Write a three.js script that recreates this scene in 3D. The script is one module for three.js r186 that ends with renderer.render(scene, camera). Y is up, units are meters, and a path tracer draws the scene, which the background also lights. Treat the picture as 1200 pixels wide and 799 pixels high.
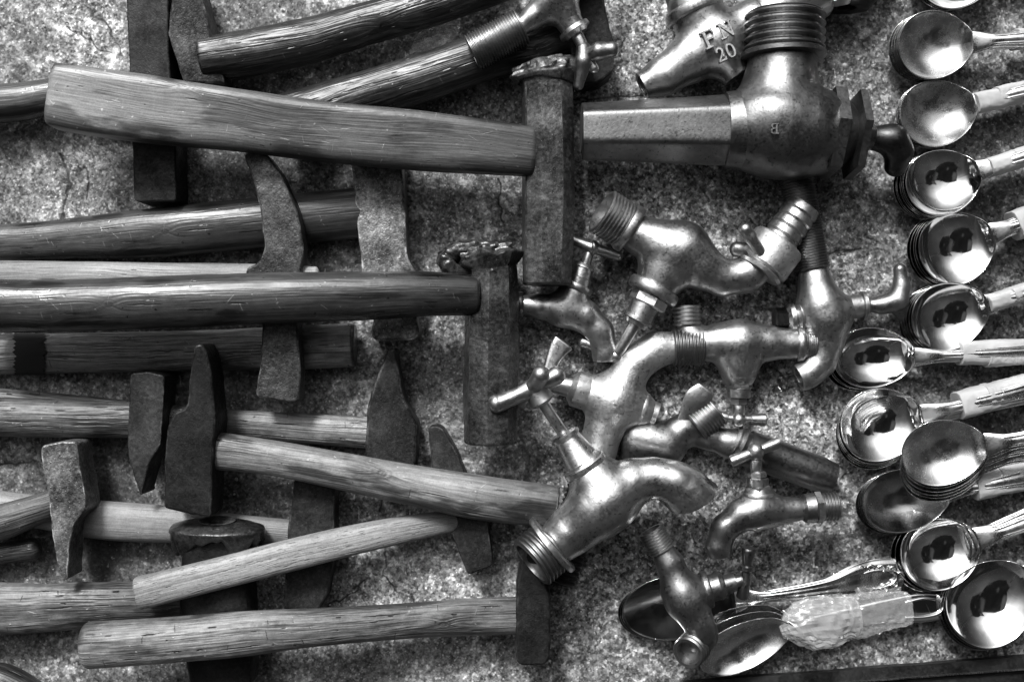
import * as THREE from 'three';
import { mergeGeometries, toCreasedNormals } from 'three/addons/utils/BufferGeometryUtils.js';
import { TextGeometry } from 'three/addons/geometries/TextGeometry.js';
import { FontLoader } from 'three/addons/loaders/FontLoader.js';

// ---------------------------------------------------------------- camera, sky, sun, exposure
// Lengths are worked out in units of S metres (one unit = 0.6 mm on the stone); H is the camera height.
const S = 0.0006, CX = 600, CY = 399.5, H = 1300;
const fade = t => t * t * (3 - 2 * t), mix = (a, b, t) => a + (b - a) * t, clamp = (x, a = 0, b = 1) => Math.min(b, Math.max(a, x));
const scene = new THREE.Scene();
const camera = new THREE.PerspectiveCamera(2 * Math.atan(399.5 / H) * 180 / Math.PI, 1024 / 681, 0.05, 60);
camera.position.set(0, H * S, 0);
camera.up.set(0, 0, -1);
camera.lookAt(0, 0, 0);
const SUN = new THREE.Vector3(-0.36, 1.0, -1.0).normalize();
{
  const w = 512, h = 256, d = new Float32Array(w * h * 4);
  const v = new THREE.Vector3(), cl = (x, y, z) => .6 * n3(x * 2.2, y * 2.2, z * 2.2, 1) + .3 * n3(x * 5, y * 5, z * 5, 2) + .15 * n3(x * 11, y * 11, z * 11, 3);
  for (let j = 0; j < h; j++) for (let i = 0; i < w; i++) {
    const el = ((j + .5) / h - .5) * Math.PI, az = ((i + .5) / w - .5) * 2 * Math.PI;
    v.set(Math.cos(el) * Math.cos(az), Math.sin(el), Math.cos(el) * Math.sin(az));
    const up = Math.max(v.y, 0), c = Math.max(v.dot(SUN), 0);
    let L = 0.018 + 0.04 * up * up + 0.3 * Math.pow(c, 4) + 3.3 * Math.pow(c, 9);
    L *= 1 + .7 * cl(v.x, v.y, v.z);
    if (v.y < 0) L = 0.01;
    const k = (j * w + i) * 4; d[k] = d[k + 1] = d[k + 2] = L; d[k + 3] = 1;
  }
  const t = new THREE.DataTexture(d, w, h, THREE.RGBAFormat, THREE.FloatType);
  t.mapping = THREE.EquirectangularReflectionMapping; t.magFilter = t.minFilter = THREE.LinearFilter; t.needsUpdate = true;
  scene.background = t; scene.environment = t;
}
const sun = new THREE.DirectionalLight(0xffffff, 2.6);
sun.position.copy(SUN).multiplyScalar(3);
sun.castShadow = true; sun.shadow.radius = 22; sun.shadow.mapSize.set(2048, 2048);
Object.assign(sun.shadow.camera, { left: -.6, right: .6, top: .6, bottom: -.6, near: .1, far: 6 });
scene.add(sun);
const renderer = new THREE.WebGLRenderer({ antialias: true });
renderer.toneMapping = THREE.LinearToneMapping;
renderer.toneMappingExposure = 1.85;
renderer.shadowMap.enabled = true;

// ---------------------------------------------------------------- numbers and noise
function rng(seed) { let a = seed >>> 0; return () => { a = (a + 0x6D2B79F5) | 0; let t = Math.imul(a ^ (a >>> 15), 1 | a); t = (t + Math.imul(t ^ (t >>> 7), 61 | t)) ^ t; return ((t ^ (t >>> 14)) >>> 0) / 4294967296; }; }
function hash(x, y, z) { let h = Math.imul(x, 374761393) ^ Math.imul(y, 668265263) ^ Math.imul(z, 2147483647 - 56789); h = Math.imul(h ^ (h >>> 13), 1274126177); return ((h ^ (h >>> 16)) >>> 0) / 4294967296; }
const sstep = (a, b, x) => fade(clamp((x - a) / (b - a)));
function n2(u, v, fx, fy, s) {                       // periodic value noise, u and v in 0..1
  const x = u * fx, y = v * fy, xi = Math.floor(x), yi = Math.floor(y), a = fade(x - xi), b = fade(y - yi);
  const x0 = ((xi % fx) + fx) % fx, x1 = (x0 + 1) % fx, y0 = ((yi % fy) + fy) % fy, y1 = (y0 + 1) % fy;
  return mix(mix(hash(x0, y0, s), hash(x1, y0, s), a), mix(hash(x0, y1, s), hash(x1, y1, s), a), b);
}
function f2(u, v, fx, fy, oct, s) { let r = 0, a = .5, t = 0; for (let o = 0; o < oct; o++) { r += a * n2(u, v, fx << o, fy << o, s + o * 17); t += a; a *= .55; } return r / t; }
function n3(x, y, z, s = 0) {
  const xi = Math.floor(x), yi = Math.floor(y), zi = Math.floor(z), a = fade(x - xi), b = fade(y - yi), c = fade(z - zi);
  const q = (i, j, k) => hash(xi + i + s * 57, yi + j, zi + k);
  return mix(mix(mix(q(0, 0, 0), q(1, 0, 0), a), mix(q(0, 1, 0), q(1, 1, 0), a), b), mix(mix(q(0, 0, 1), q(1, 0, 1), a), mix(q(0, 1, 1), q(1, 1, 1), a), b), c) * 2 - 1;
}
const f3 = (x, y, z, s = 0) => n3(x, y, z, s) * .6 + n3(x * 2.1, y * 2.1, z * 2.1, s + 3) * .28 + n3(x * 4.3, y * 4.3, z * 4.3, s + 7) * .14;

// ---------------------------------------------------------------- textures
function tex(w, h, fn, srgb = true, rep = true) {     // fn(u, v) gives 0..255
  const d = new Uint8Array(w * h * 4);
  for (let j = 0; j < h; j++) for (let i = 0; i < w; i++) {
    const c = clamp(fn((i + .5) / w, (j + .5) / h), 0, 255), k = (j * w + i) * 4;
    d[k] = d[k + 1] = d[k + 2] = c; d[k + 3] = 255;
  }
  const t = new THREE.DataTexture(d, w, h, THREE.RGBAFormat);
  if (srgb) t.colorSpace = THREE.SRGBColorSpace;
  t.wrapS = t.wrapT = rep ? THREE.RepeatWrapping : THREE.MirroredRepeatWrapping;
  t.magFilter = THREE.LinearFilter; t.minFilter = THREE.LinearMipmapLinearFilter; t.generateMipmaps = true; t.needsUpdate = true;
  return t;
}
function splats(w, h, list) {                         // soft strokes drawn into a periodic height field
  const f = new Float32Array(w * h);
  for (const [x, y, len, ang, wd, val] of list) {
    const dx = Math.cos(ang), dy = Math.sin(ang);
    for (let t = 0; t <= len; t += .5) {
      const px = x + dx * t, py = y + dy * t, r = Math.ceil(wd), e = Math.min(1, Math.min(t, len - t) / (len * .3) + .15);
      for (let b = -r; b <= r; b++) for (let a = -r; a <= r; a++) {
        const q = Math.hypot(a, b) / wd; if (q > 1) continue;
        const ix = ((Math.round(px + a) % w) + w) % w, iy = ((Math.round(py + b) % h) + h) % h, k = iy * w + ix, nv = val * e * (1 - q * q);
        if (Math.abs(nv) > Math.abs(f[k])) f[k] = nv;
      }
    }
  }
  return (u, v) => f[Math.min(h - 1, Math.floor(v * h)) * w + Math.min(w - 1, Math.floor(u * w))];
}
const WOOD_U = 0.30, WOOD_V = 0.10;                   // metres covered by a wood texture
function woodMat(o) {
  const w = 1024, h = 384, r = rng(o.seed), st = [];
  for (let i = 0; i < o.cracks; i++) st.push([r() * w, r() * h, 10 + r() * r() * o.crackLen, (r() - .5) * .06, .8 + r() * 1.1, -(70 + r() * 90)]);
  for (let i = 0; i < (o.pores || 0); i++) st.push([r() * w, r() * h, 4 + r() * 16, (r() - .5) * .05, .9, -(40 + r() * 50)]);
  for (let i = 0; i < (o.cross || 0); i++) st.push([r() * w, r() * h, 5 + r() * 22, Math.PI / 2 + (r() - .5) * .6, .9, -(40 + r() * 60)]);
  for (let i = 0; i < (o.scratch || 0); i++) st.push([r() * w, r() * h, 4 + r() * 26, r() * 6.28, .7 + r() * .5, 30 + r() * 60]);
  for (let i = 0; i < (o.nicks || 0); i++) st.push([r() * w, r() * h, 1 + r() * 3, r() * 6.28, 1 + r() * 1.6, r() < .55 ? 70 : -70]);
  const sp = splats(w, h, st), s = o.seed * 31, knots = [];
  for (let i = 0; i < 4; i++) knots.push([r(), r(), .012 + r() * .012]);
  const kd = (u, v, k) => { const du = Math.abs(u - k[0]), dv = Math.abs(v - k[1]); return Math.hypot(Math.min(du, 1 - du), Math.min(dv, 1 - dv) * .5) / k[2]; };
  const grain = (u, v) => {
    let kw = 0, kk = 0; for (const k of knots) { const d = kd(u, v, k), e = Math.exp(-d * d * .25), dv = v - k[1]; kw += Math.sign(dv) * .035 * e; kk -= .9 * Math.exp(-d * d * 2) - .25 * Math.sin(d * 9) * Math.exp(-d * d * .5); }
    const wv = v + kw + (n2(u, v, 3, 2, s) - .5) * .06 + (n2(u, v, 8, 4, s + 4) - .5) * .025;
    const a = n2(u, wv, 3, 17, s + 1), b = n2(u, wv, 9, 110, s + 2), c = n2(u, wv, 30, 190, s + 3), d = f2(u, v, 60, 24, 3, s + 5);
    return (a - .5) * .45 + (b - .5) * .8 + (c - .5) * .6 + (d - .5) * .8 + kk * .8;
  };
  const map = tex(w, h, (u, v) => {
    const blot = f2(u, v, 4, 3, 5, s + 9) - .5, fine = n2(u, v, 512, 192, s + 11) - .5, dirt = sstep(.5, .68, f2(u, v, 7, 9, 5, s + 21));
    return o.base * (1 + grain(u, v) * o.grain + blot * o.blot + fine * .16) * (1 - dirt * (o.dirt || 0)) + sp(u, v) * o.mark;
  });
  const bump = tex(w, h, (u, v) => 150 + grain(u, v) * 70 + sp(u, v) * .7, false);
  const rough = tex(256, 96, (u, v) => 255 * clamp(o.rough + (f2(u, v, 6, 6, 4, s + 30) - .5) * .35), false);
  return new THREE.MeshStandardMaterial({ map, bumpMap: bump, bumpScale: (o.bump || .0005) * 1.6, roughnessMap: rough, roughness: 1, metalness: 0, vertexColors: true });
}
const woodPale = woodMat({ seed: 1, base: 106, grain: .19, blot: .6, cracks: 30, crackLen: 60, scratch: 120, nicks: 120, mark: .75, rough: .4, dirt: .45, bump: .0003 });
const woodDark = woodMat({ seed: 2, base: 50, grain: .3, blot: 1.1, cracks: 50, crackLen: 90, scratch: 130, nicks: 140, mark: .7, rough: .34, dirt: .6, bump: .0003 });
const woodOld = woodMat({ seed: 3, base: 42, grain: .7, blot: .9, cracks: 150, crackLen: 120, scratch: 20, nicks: 40, mark: .6, rough: .34, dirt: .5, bump: .0006 });
const woodLight = woodMat({ seed: 4, base: 114, grain: .34, blot: .7, cracks: 50, crackLen: 100, cross: 14, nicks: 60, scratch: 60, mark: .7, rough: .44, dirt: .5 });
const woodOak = woodMat({ seed: 5, base: 126, grain: .25, blot: .35, cracks: 0, crackLen: 1, pores: 1500, mark: 1.0, rough: .6, bump: .0006 });
const woodWorn = woodMat({ seed: 6, base: 100, grain: .48, blot: .9, cracks: 130, crackLen: 120, cross: 30, scratch: 20, nicks: 90, mark: .9, rough: .5, dirt: .4, bump: .0009 });
const woodPlain = woodMat({ seed: 7, base: 136, grain: .2, blot: .35, cracks: 16, crackLen: 50, nicks: 30, mark: .5, rough: .55 });

const MET = 0.16;                                     // metres covered by a metal texture
const pit = (() => { const r = rng(77), l = []; for (let i = 0; i < 900; i++) l.push([r() * 768, r() * 768, r() * 2, r() * 6.28, .8 + r() * r() * 3, r() < .75 ? -(40 + r() * 80) : 30 + r() * 60]); for (let i = 0; i < 130; i++) l.push([r() * 768, r() * 768, 8 + r() * 40, r() * 6.28, .8, r() < .5 ? 40 : -40]); return splats(768, 768, l); })();
const scr = (() => { const r = rng(12), l = []; for (let i = 0; i < 420; i++) l.push([r() * 768, r() * 768, 3 + r() * 26, r() * 6.28, .8, r() < .6 ? 60 : -60]); return splats(768, 768, l); })();
const ironMap = tex(768, 768, (u, v) => 145 + (f2(u, v, 8, 8, 5, 101) - .5) * 220 + (f2(u, v, 90, 90, 2, 140) - .5) * 110 + scr(u, v) * .5 + (n2(u, v, 384, 384, 150) - .5) * 60 + (hash(Math.floor(u * 400), Math.floor(v * 400), 9) > .993 ? 200 : 0) + pit(u, v) * .6);
const ironBump = tex(768, 768, (u, v) => 128 + (f2(u, v, 24, 24, 5, 160) - .5) * 130 + (n2(u, v, 200, 200, 171) - .5) * 40 + pit(u, v) * .6, false);
const ironRough = tex(512, 512, (u, v) => 150 + (f2(u, v, 14, 14, 5, 180) - .5) * 150 + (n2(u, v, 160, 160, 181) - .5) * 60, false);
const forgedBump = tex(768, 768, (u, v) => 128 + (f2(u, v, 9, 9, 3, 200) - .5) * 190 + (f2(u, v, 60, 60, 3, 210) - .5) * 90 + pit(u, v) * .4, false);
const iron = (c, rough = 1, bump = ironBump, bs = .0004, metal = .55) => new THREE.MeshStandardMaterial({ color: new THREE.Color(c, c, c), map: ironMap, bumpMap: bump, bumpScale: bs, roughnessMap: ironRough, roughness: rough, metalness: metal });
const ironCap = iron(.09, .6, ironBump, .0006);
const ironBlack = iron(.028), ironDark = iron(.06), ironGrey = iron(.13, .8, ironBump, .0007), ironBright = iron(.44, .8, ironBump, .0008), ironForged = iron(.19, .7, forgedBump, .001), ironForgedDark = iron(.14, .62, forgedBump, .0011);

const brassMap = tex(768, 768, (u, v) => 212 + (f2(u, v, 5, 5, 3, 301) - .5) * 40 + (f2(u, v, 60, 60, 3, 310) - .5) * 30 - 50 * sstep(.72, .85, f2(u, v, 90, 90, 2, 320)) + scr(u, v) * .5 + pit(u, v) * .4);
const brassBump = tex(768, 768, (u, v) => 128 + (f2(u, v, 120, 120, 3, 330) - .5) * 70 + (f2(u, v, 14, 14, 3, 340) - .5) * 14 + pit(u, v) * .7 + scr(u, v) * .7, false);
const brassRough = tex(512, 512, (u, v) => 128 + (f2(u, v, 8, 8, 4, 350) - .5) * 70 + (n2(u, v, 150, 150, 351) - .5) * 40, false);
const brass = (c, rough, bs = .00022) => new THREE.MeshStandardMaterial({ color: new THREE.Color(c, c, c), map: brassMap, bumpMap: brassBump, bumpScale: bs, roughnessMap: brassRough, roughness: rough, metalness: 1 });
const brassMid = brass(.58, .78), brassBright = brass(.85, .66), brassDark = brass(.24, .78), brassDusty = brass(.7, .95, .0004), brassBlack = brass(.08, .8), brassOld = brass(.36, .8), brassSpout = brass(.25, .85);
const hollowShade = new THREE.MeshStandardMaterial({ color: 0x0b0b0b, roughness: .9 });  // near-black colour painted as the shade inside hollows

const silRough = tex(512, 512, (u, v) => 60 + (f2(u, v, 10, 10, 5, 401) - .5) * 90 + (n2(u, v, 256, 256, 402) - .5) * 40, false);
const silMap = tex(512, 512, (u, v) => 236 + (f2(u, v, 9, 9, 5, 411) - .5) * 44, true);
const silBump = (() => { const r = rng(5), l = []; for (let i = 0; i < 240; i++) l.push([r() * 512, r() * 512, 6 + r() * 60, r() * 6.28, .7, r() < .5 ? 40 : -40]); const q = splats(512, 512, l); return tex(512, 512, (u, v) => 128 + q(u, v) + (f2(u, v, 5, 5, 3, 420) - .5) * 120, false); })();
const silver = (c, rough, bs) => new THREE.MeshStandardMaterial({ color: new THREE.Color(c, c, c), map: silMap, roughnessMap: silRough, roughness: rough, bumpMap: silBump, bumpScale: bs, metalness: 1 });
const silverBright = silver(.9, .28, .00008), silverWorn = silver(.85, .9, .00015), silverDull = silver(.55, 1.1, .00015);
const silverDark = silver(.42, .55, .0001), silverSoft = silver(.5, .75, .0001);
const silverHandle = silver(.62, 1.3, .0005);
const paperBump = tex(512, 512, (u, v) => 128 + (1 - Math.abs(f2(u, v, 6, 6, 4, 501) - .5) * 6) * 60 + (f2(u, v, 30, 30, 3, 510) - .5) * 60, false);
const paperMap = tex(512, 512, (u, v) => 226 + (f2(u, v, 8, 8, 5, 520) - .5) * 60);
const paper = new THREE.MeshStandardMaterial({ color: 0xb4b4b4, map: paperMap, bumpMap: paperBump, bumpScale: .0012, roughness: .7 });
const ridge = (x, y, z, s) => 1 - 2.2 * Math.abs(n3(x, y, z, s));
const crumple = s => (t, f, q) => q < .5 ? 0 : .07 * ridge(t * 4, Math.cos(f) * 1.6, Math.sin(f) * 1.6, s) + .06 * ridge(t * 8, Math.cos(f) * 3.2, Math.sin(f) * 3.2, s + 5) + .05 * ridge(t * 17, Math.cos(f) * 6, Math.sin(f) * 6, s + 9);
const faceted = g => { g = g.toNonIndexed(); g.computeVertexNormals(); return g; };               // crinkled film lies in small flat facets
const wrinkle = s => (t, f, q) => q < .5 ? 0 : .022 * ridge(t * 7 + 2 * Math.sin(f), Math.cos(f) * .8, Math.sin(f) * .8, s) + .022 * ridge(t * 16, Math.cos(f) * 2, Math.sin(f) * 2, s + 5);
const film = new THREE.MeshPhysicalMaterial({ color: 0xf6f6f6, transmission: .88, thickness: 0, roughness: .16, ior: 1.45, specularIntensity: 1 });
const tissue = new THREE.MeshPhysicalMaterial({ color: 0xf4f4f4, transmission: .66, thickness: 0, roughness: .14, map: paperMap, bumpMap: paperBump, bumpScale: .0016, clearcoat: 1, clearcoatRoughness: .12 });
const trayBlack = new THREE.MeshStandardMaterial({ color: 0x2a2a2a, map: ironMap, roughnessMap: ironRough, roughness: .8, bumpMap: brassBump, bumpScale: .0003 });

// ---------------------------------------------------------------- building blocks
function creased(g, a) { g.scale(1e5, 1e5, 1e5); g = toCreasedNormals(g, a); g.scale(1e-5, 1e-5, 1e-5); return g; }    // that helper welds points 1 cm apart
const sc = z => 1 - z / H;
const P = (x, y, z = 0) => new THREE.Vector3((x - CX) * sc(z), z, (y - CY) * sc(z));       // still in units
const used = {};
function numbered(n) { used[n] = (used[n] ?? -1) + 1; return used[n] ? n + '_' + String(used[n]).padStart(3, '0') : n; }
function thing(name, label, category, group) { const o = new THREE.Group(); o.name = numbered(name); o.userData = { label, category }; if (group) o.userData.group = group; scene.add(o); return o; }
function mesh(name, geo, mat, parent) { const m = new THREE.Mesh(geo, mat); m.name = name; m.castShadow = m.receiveShadow = true; parent.add(m); return m; }
function boxUV(g, size, off = 0) {                    // metres on whichever side each triangle faces
  g = g.index ? g.toNonIndexed() : g;
  const p = g.attributes.position, uv = new Float32Array(p.count * 2), a = new THREE.Vector3(), b = new THREE.Vector3(), c = new THREE.Vector3();
  for (let i = 0; i < p.count; i += 3) {
    a.fromBufferAttribute(p, i); b.fromBufferAttribute(p, i + 1); c.fromBufferAttribute(p, i + 2);
    const n = b.clone().sub(a).cross(c.clone().sub(a)), x = Math.abs(n.x), y = Math.abs(n.y), z = Math.abs(n.z);
    for (const [k, q] of [[i, a], [i + 1, b], [i + 2, c]]) {
      const [s, t] = y >= x && y >= z ? [q.x, q.z] : x > z ? [q.z, q.y] : [q.x, q.y];
      uv[k * 2] = s / size + off; uv[k * 2 + 1] = t / size + off * 1.7;
    }
  }
  g.setAttribute('uv', new THREE.BufferAttribute(uv, 2));
  return g;
}
function grid(pos, uv, nu, nv, flip) {                // nu columns by nv rows of vertices -> indexed geometry, in units -> metres
  const g = new THREE.BufferGeometry(), idx = [];
  for (let j = 0; j < nv - 1; j++) for (let i = 0; i < nu - 1; i++) {
    const a = j * nu + i, b = a + 1, c = a + nu, d = c + 1;
    flip ? idx.push(a, b, c, b, d, c) : idx.push(a, c, b, b, c, d);
  }
  g.setAttribute('position', new THREE.Float32BufferAttribute(pos.map(v => v * S), 3));
  g.setAttribute('uv', new THREE.Float32BufferAttribute(uv, 2));
  g.setIndex(idx); g.computeVertexNormals();
  return g;
}
function crom(a, t) {                                  // 1-D Catmull-Rom through a list, t in 0..1
  const n = a.length - 1, x = clamp(t) * n, i = Math.min(n - 1, Math.floor(x)), f = x - i;
  const p0 = a[Math.max(0, i - 1)], p1 = a[i], p2 = a[i + 1], p3 = a[Math.min(n, i + 2)];
  return .5 * (2 * p1 + (p2 - p0) * f + (2 * p0 - 5 * p1 + 4 * p2 - p3) * f * f + (3 * p1 - p0 - 3 * p2 + p3) * f * f * f);
}
// a bar swept through stations [x, y, z, half width, half height]; e is the squareness of its section
function sweep(st, o = {}) {
  const n = o.n || 36, m = o.m || 70, e = o.e || 2.2, cap = o.cap ?? 4, seed = o.seed || 1, amp = o.amp ?? .02, fr = o.freq || .02;
  const ps = st.map(s => P(s[0], s[1], s[2])), ax = ['x', 'y', 'z'].map(k => ps.map(p => p[k]));
  const rw = st.map(s => s[3] * sc(s[2])), rh = st.map(s => s[4] * sc(s[2]));
  const at = t => new THREE.Vector3(crom(ax[0], t), crom(ax[1], t), crom(ax[2], t));
  const rows = [];
  for (let i = 0; i <= m; i++) rows.push([i / m, 0, 1]);
  const K = 5, r0 = Math.min(rw[0], rh[0]), r1 = Math.min(rw.at(-1), rh.at(-1)), c0 = Math.min(o.cap0 ?? cap, r0 * .95), c1 = Math.min(o.cap1 ?? cap, r1 * .95);
  const head = [], tail = [];
  for (let k = 1; k <= K; k++) { const a = k / K * Math.PI / 2; head.unshift([0, -c0 * Math.sin(a), 1 - (c0 / r0) * (1 - Math.cos(a))]); tail.push([1, c1 * Math.sin(a), 1 - (c1 / r1) * (1 - Math.cos(a))]); }
  head.unshift([0, -c0, .5 * (1 - c0 / r0)], [0, -c0, .001].slice()); [head[0], head[1]] = [head[1], head[0]];
  tail.push([1, c1, .5 * (1 - c1 / r1)], [1, c1, .001]);
  const all = [...head, ...rows, ...tail], pos = [], uv = [], col = [];
  const wm = rw.reduce((a, b) => a + b) / rw.length, hm = rh.reduce((a, b) => a + b) / rh.length;
  let len = 0, prev = null; const up0 = new THREE.Vector3(0, 1, 0);
  for (const [t, offs, scl] of all) {
    const p = at(t), T = at(Math.min(1, t + .004)).sub(at(Math.max(0, t - .004))).normalize();
    const side = new THREE.Vector3().crossVectors(T, up0).normalize(), up = new THREE.Vector3().crossVectors(side, T).normalize();
    p.addScaledVector(T, offs);
    if (prev) len += p.distanceTo(prev) + 0; prev = p.clone();
    const W = crom(rw, t) * scl, Hh = crom(rh, t) * scl, roll = (o.roll || 0) + (o.twist || 0) * t;
    let arc = 0, lx = null, ly = 0;
    for (let k = 0; k <= n; k++) {
      const f = k / n * 2 * Math.PI - Math.PI / 2, C = Math.cos(f), D = Math.sin(f);
      let x, y;
      if (o.oct) { const q = 1 / Math.max(Math.abs(C), Math.abs(D), (Math.abs(C) + Math.abs(D)) / o.oct); x = C * q; y = D * q; }
      else if (o.hexr) { let q = 0; for (let i = 0; i < 6; i++) { const w = Math.cos(f - i * Math.PI / 3 - Math.PI / 2); if (w > 0) q += w ** o.hexr; } q = q ** (-1 / o.hexr); x = C * q; y = D * q; }
      else { x = Math.sign(C) * Math.abs(C) ** (2 / e); y = Math.sign(D) * Math.abs(D) ** (2 / e); }
      if (lx !== null) arc += Math.hypot((x - lx) * wm, (y - ly) * hm); lx = x; ly = y;
      const cr = Math.cos(roll), sr = Math.sin(roll), X = (x * cr - y * sr), Y = (x * sr + y * cr);
      const q = p.clone().addScaledVector(side, X * W).addScaledVector(up, Y * Hh);
      let dsp = 1 + amp * f3(q.x * fr, q.y * fr * 1.6, q.z * fr * 1.6, seed);
      if (o.extra) dsp += o.extra(t, f, scl);
      q.copy(p).addScaledVector(side, X * W * dsp).addScaledVector(up, Y * Hh * dsp);
      pos.push(q.x, q.y, q.z);
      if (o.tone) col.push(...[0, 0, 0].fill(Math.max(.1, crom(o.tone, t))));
      uv.push((len * S) / WOOD_U + seed * .37, (arc * S) / WOOD_V + seed * .61);
    }
  }
  const g = grid(pos, uv, n + 1, all.length);
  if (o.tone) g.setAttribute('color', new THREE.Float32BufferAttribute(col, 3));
  return g;
}
// a wooden handle from its edges: [x, top, bottom, z]; hh is the half height over the half width
function handle(parent, edges, mat, o = {}) {
  const st = edges.map(([x, a, b, z]) => [x, (a + b) / 2, z, (b - a) / 2, (b - a) / 2 * (o.hh || .92)]);
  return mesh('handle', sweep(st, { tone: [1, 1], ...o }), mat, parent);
}
function metalUV(g, seed) { const r = boxUV(g, MET, seed * .173); return r; }
// a solid with a flat cheek: outline on the cheek at height z, going down by t; b is the worn bevel
function cheek(outline, z, t, o = {}) {
  const b = o.b ?? 2.2, seed = o.seed || 1, gx = o.gx || 0, gy = o.gy || 0, rnd = rng(seed * 7 + 1), round = o.round ?? 5;
  let pts = outline.map(([x, y]) => new THREE.Vector2((x - CX) * sc(z), (y - CY) * sc(z)));
  if (!THREE.ShapeUtils.isClockWise(pts)) pts.reverse();
  const out = [], n = pts.length;
  for (let i = 0; i < n; i++) {                       // round each corner, then walk the edges
    const p = pts[i], q = pts[(i + 1) % n], pr = pts[(i + n - 1) % n];
    const l1 = p.distanceTo(pr), l2 = p.distanceTo(q), c = Math.min(round, l1 * .4, l2 * .4);
    const a = p.clone().lerp(pr, c / l1), d = p.clone().lerp(q, c / l2);
    for (let k = 0; k <= 3; k++) { const s = k / 3; out.push(a.clone().multiplyScalar((1 - s) ** 2).addScaledVector(p, 2 * s * (1 - s)).addScaledVector(d, s * s)); }
    const nx = q.clone().lerp(p, Math.min(round, l2 * .4, q.distanceTo(pts[(i + 2) % n]) * .4) / l2), L = d.distanceTo(nx), m = Math.floor(L / 5);
    for (let k = 1; k < m; k++) out.push(d.clone().lerp(nx, k / m));
  }
  const N = out.length, nor = out.map((p, i) => { const d = out[(i + 1) % N].clone().sub(out[(i + N - 1) % N]).normalize(); return new THREE.Vector2(-d.y, d.x); });
  const cx = out.reduce((s, p) => s + p.x, 0) / N, cy = out.reduce((s, p) => s + p.y, 0) / N;
  const area = THREE.ShapeUtils.area(out); const sgn = area < 0 ? 1 : -1;
  const jit = out.map(p => f3(p.x * .07, p.y * .07, seed * 3.3, seed) * (o.jit ?? 1.1) + f3(p.x * .25, p.y * .25, seed, seed) * .5);
  const ring = (inset, y) => out.map((p, i) => { const k = jit[i] * (inset > 0 ? 1.2 : 1) - inset; const X = p.x + sgn * nor[i].x * k, Z = p.y + sgn * nor[i].y * k; return [X, y + (X - cx) * gx + (Z - cy) * gy, Z]; });
  const rings = [];
  for (let k = 0; k <= 3; k++) { const a = k / 3 * Math.PI / 2; rings.push(ring(b * (1 - Math.sin(a)), z - b * (1 - Math.cos(a)))); }
  for (let k = 1; k <= 5; k++) rings.push(ring((o.taper || 0) * k / 5, z - b - (t - 2 * b) * k / 5));
  rings.push(ring(b + (o.taper || 0), z - t));
  const pos = [], idx = [], col = [];
  rings.forEach((r, q) => r.forEach(v => { pos.push(v[0] * S, v[1] * S, v[2] * S); const w = q === 1 || q === 2 ? 1 + 3.6 * sstep(-.25, .6, f3(v[0] * .09, v[1] * .09, v[2] * .09, seed)) : 1; col.push(w, w, w); }));
  for (let j = 0; j < rings.length - 1; j++) for (let i = 0; i < N; i++) { const a = j * N + i, c = j * N + (i + 1) % N, d = a + N, f = c + N; idx.push(a, c, d, c, f, d); }
  const tri = (r, base, up) => { const s = r.map(v => new THREE.Vector2(v[0], v[2])); for (const [a, c, d] of THREE.ShapeUtils.triangulateShape(s, [])) up ? idx.push(base + a, base + d, base + c) : idx.push(base + a, base + c, base + d); };
  tri(rings[0], 0, true); tri(rings.at(-1), (rings.length - 1) * N, false);
  let g = new THREE.BufferGeometry();
  g.setAttribute('position', new THREE.Float32BufferAttribute(pos, 3)); g.setAttribute('color', new THREE.Float32BufferAttribute(col, 3)); g.setIndex(idx);
  g = fixWinding(g);
  return metalUV(creased(g, .7), seed);
}
function fixWinding(g) {                              // turn every face outward if the signed volume is negative
  const p = g.attributes.position, ix = g.index.array; let v = 0; const a = new THREE.Vector3(), b = new THREE.Vector3(), c = new THREE.Vector3();
  for (let i = 0; i < ix.length; i += 3) { a.fromBufferAttribute(p, ix[i]); b.fromBufferAttribute(p, ix[i + 1]); c.fromBufferAttribute(p, ix[i + 2]); v += a.dot(b.cross(c)); }
  if (v < 0) { const k = Array.from(ix); for (let i = 0; i < k.length; i += 3) { const t = k[i]; k[i] = k[i + 1]; k[i + 1] = t; } g.setIndex(k); }
  return g;
}
// a turned piece along a line from a to b, both [x, y, z]; profile of [distance, radius] in units
function turned(a, b, prof, o = {}) {
  const A = P(...a), B = P(...b), L = A.distanceTo(B), dir = B.clone().sub(A).normalize();
  const seg = o.seg || 40, k = o.rel === false ? 1 : L;
  const g = new THREE.LatheGeometry(prof.map(([d, r]) => new THREE.Vector2(Math.max(r, .001) * S, d * k * S)), seg, o.phase || 0);
  g.applyQuaternion(new THREE.Quaternion().setFromUnitVectors(new THREE.Vector3(0, 1, 0), dir));
  g.translate(A.x * S, A.y * S, A.z * S);
  return metalUV(creased(g, o.crease ?? .6), o.seed || 3);
}
const zr = (z, r) => r * sc(z);
const cyl = (a, b, r, r2 = r, o = {}) => turned(a, b, [[0, 0], [0, r * .93], [.06, r], [.94, r2], [1, r2 * .93], [1, 0]], o);
const hex = (a, b, r, o = {}) => turned(a, b, [[0, 0], [0, r * .86], [.14, r], [.86, r], [1, r * .86], [1, 0]], { seg: 6, crease: .4, ...o });
const ringCollar = (a, b, r, o = {}) => turned(a, b, [[0, r * .6], [0, r * .95], [.2, r], [.8, r], [1, r * .95], [1, r * .6]], o);
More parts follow.
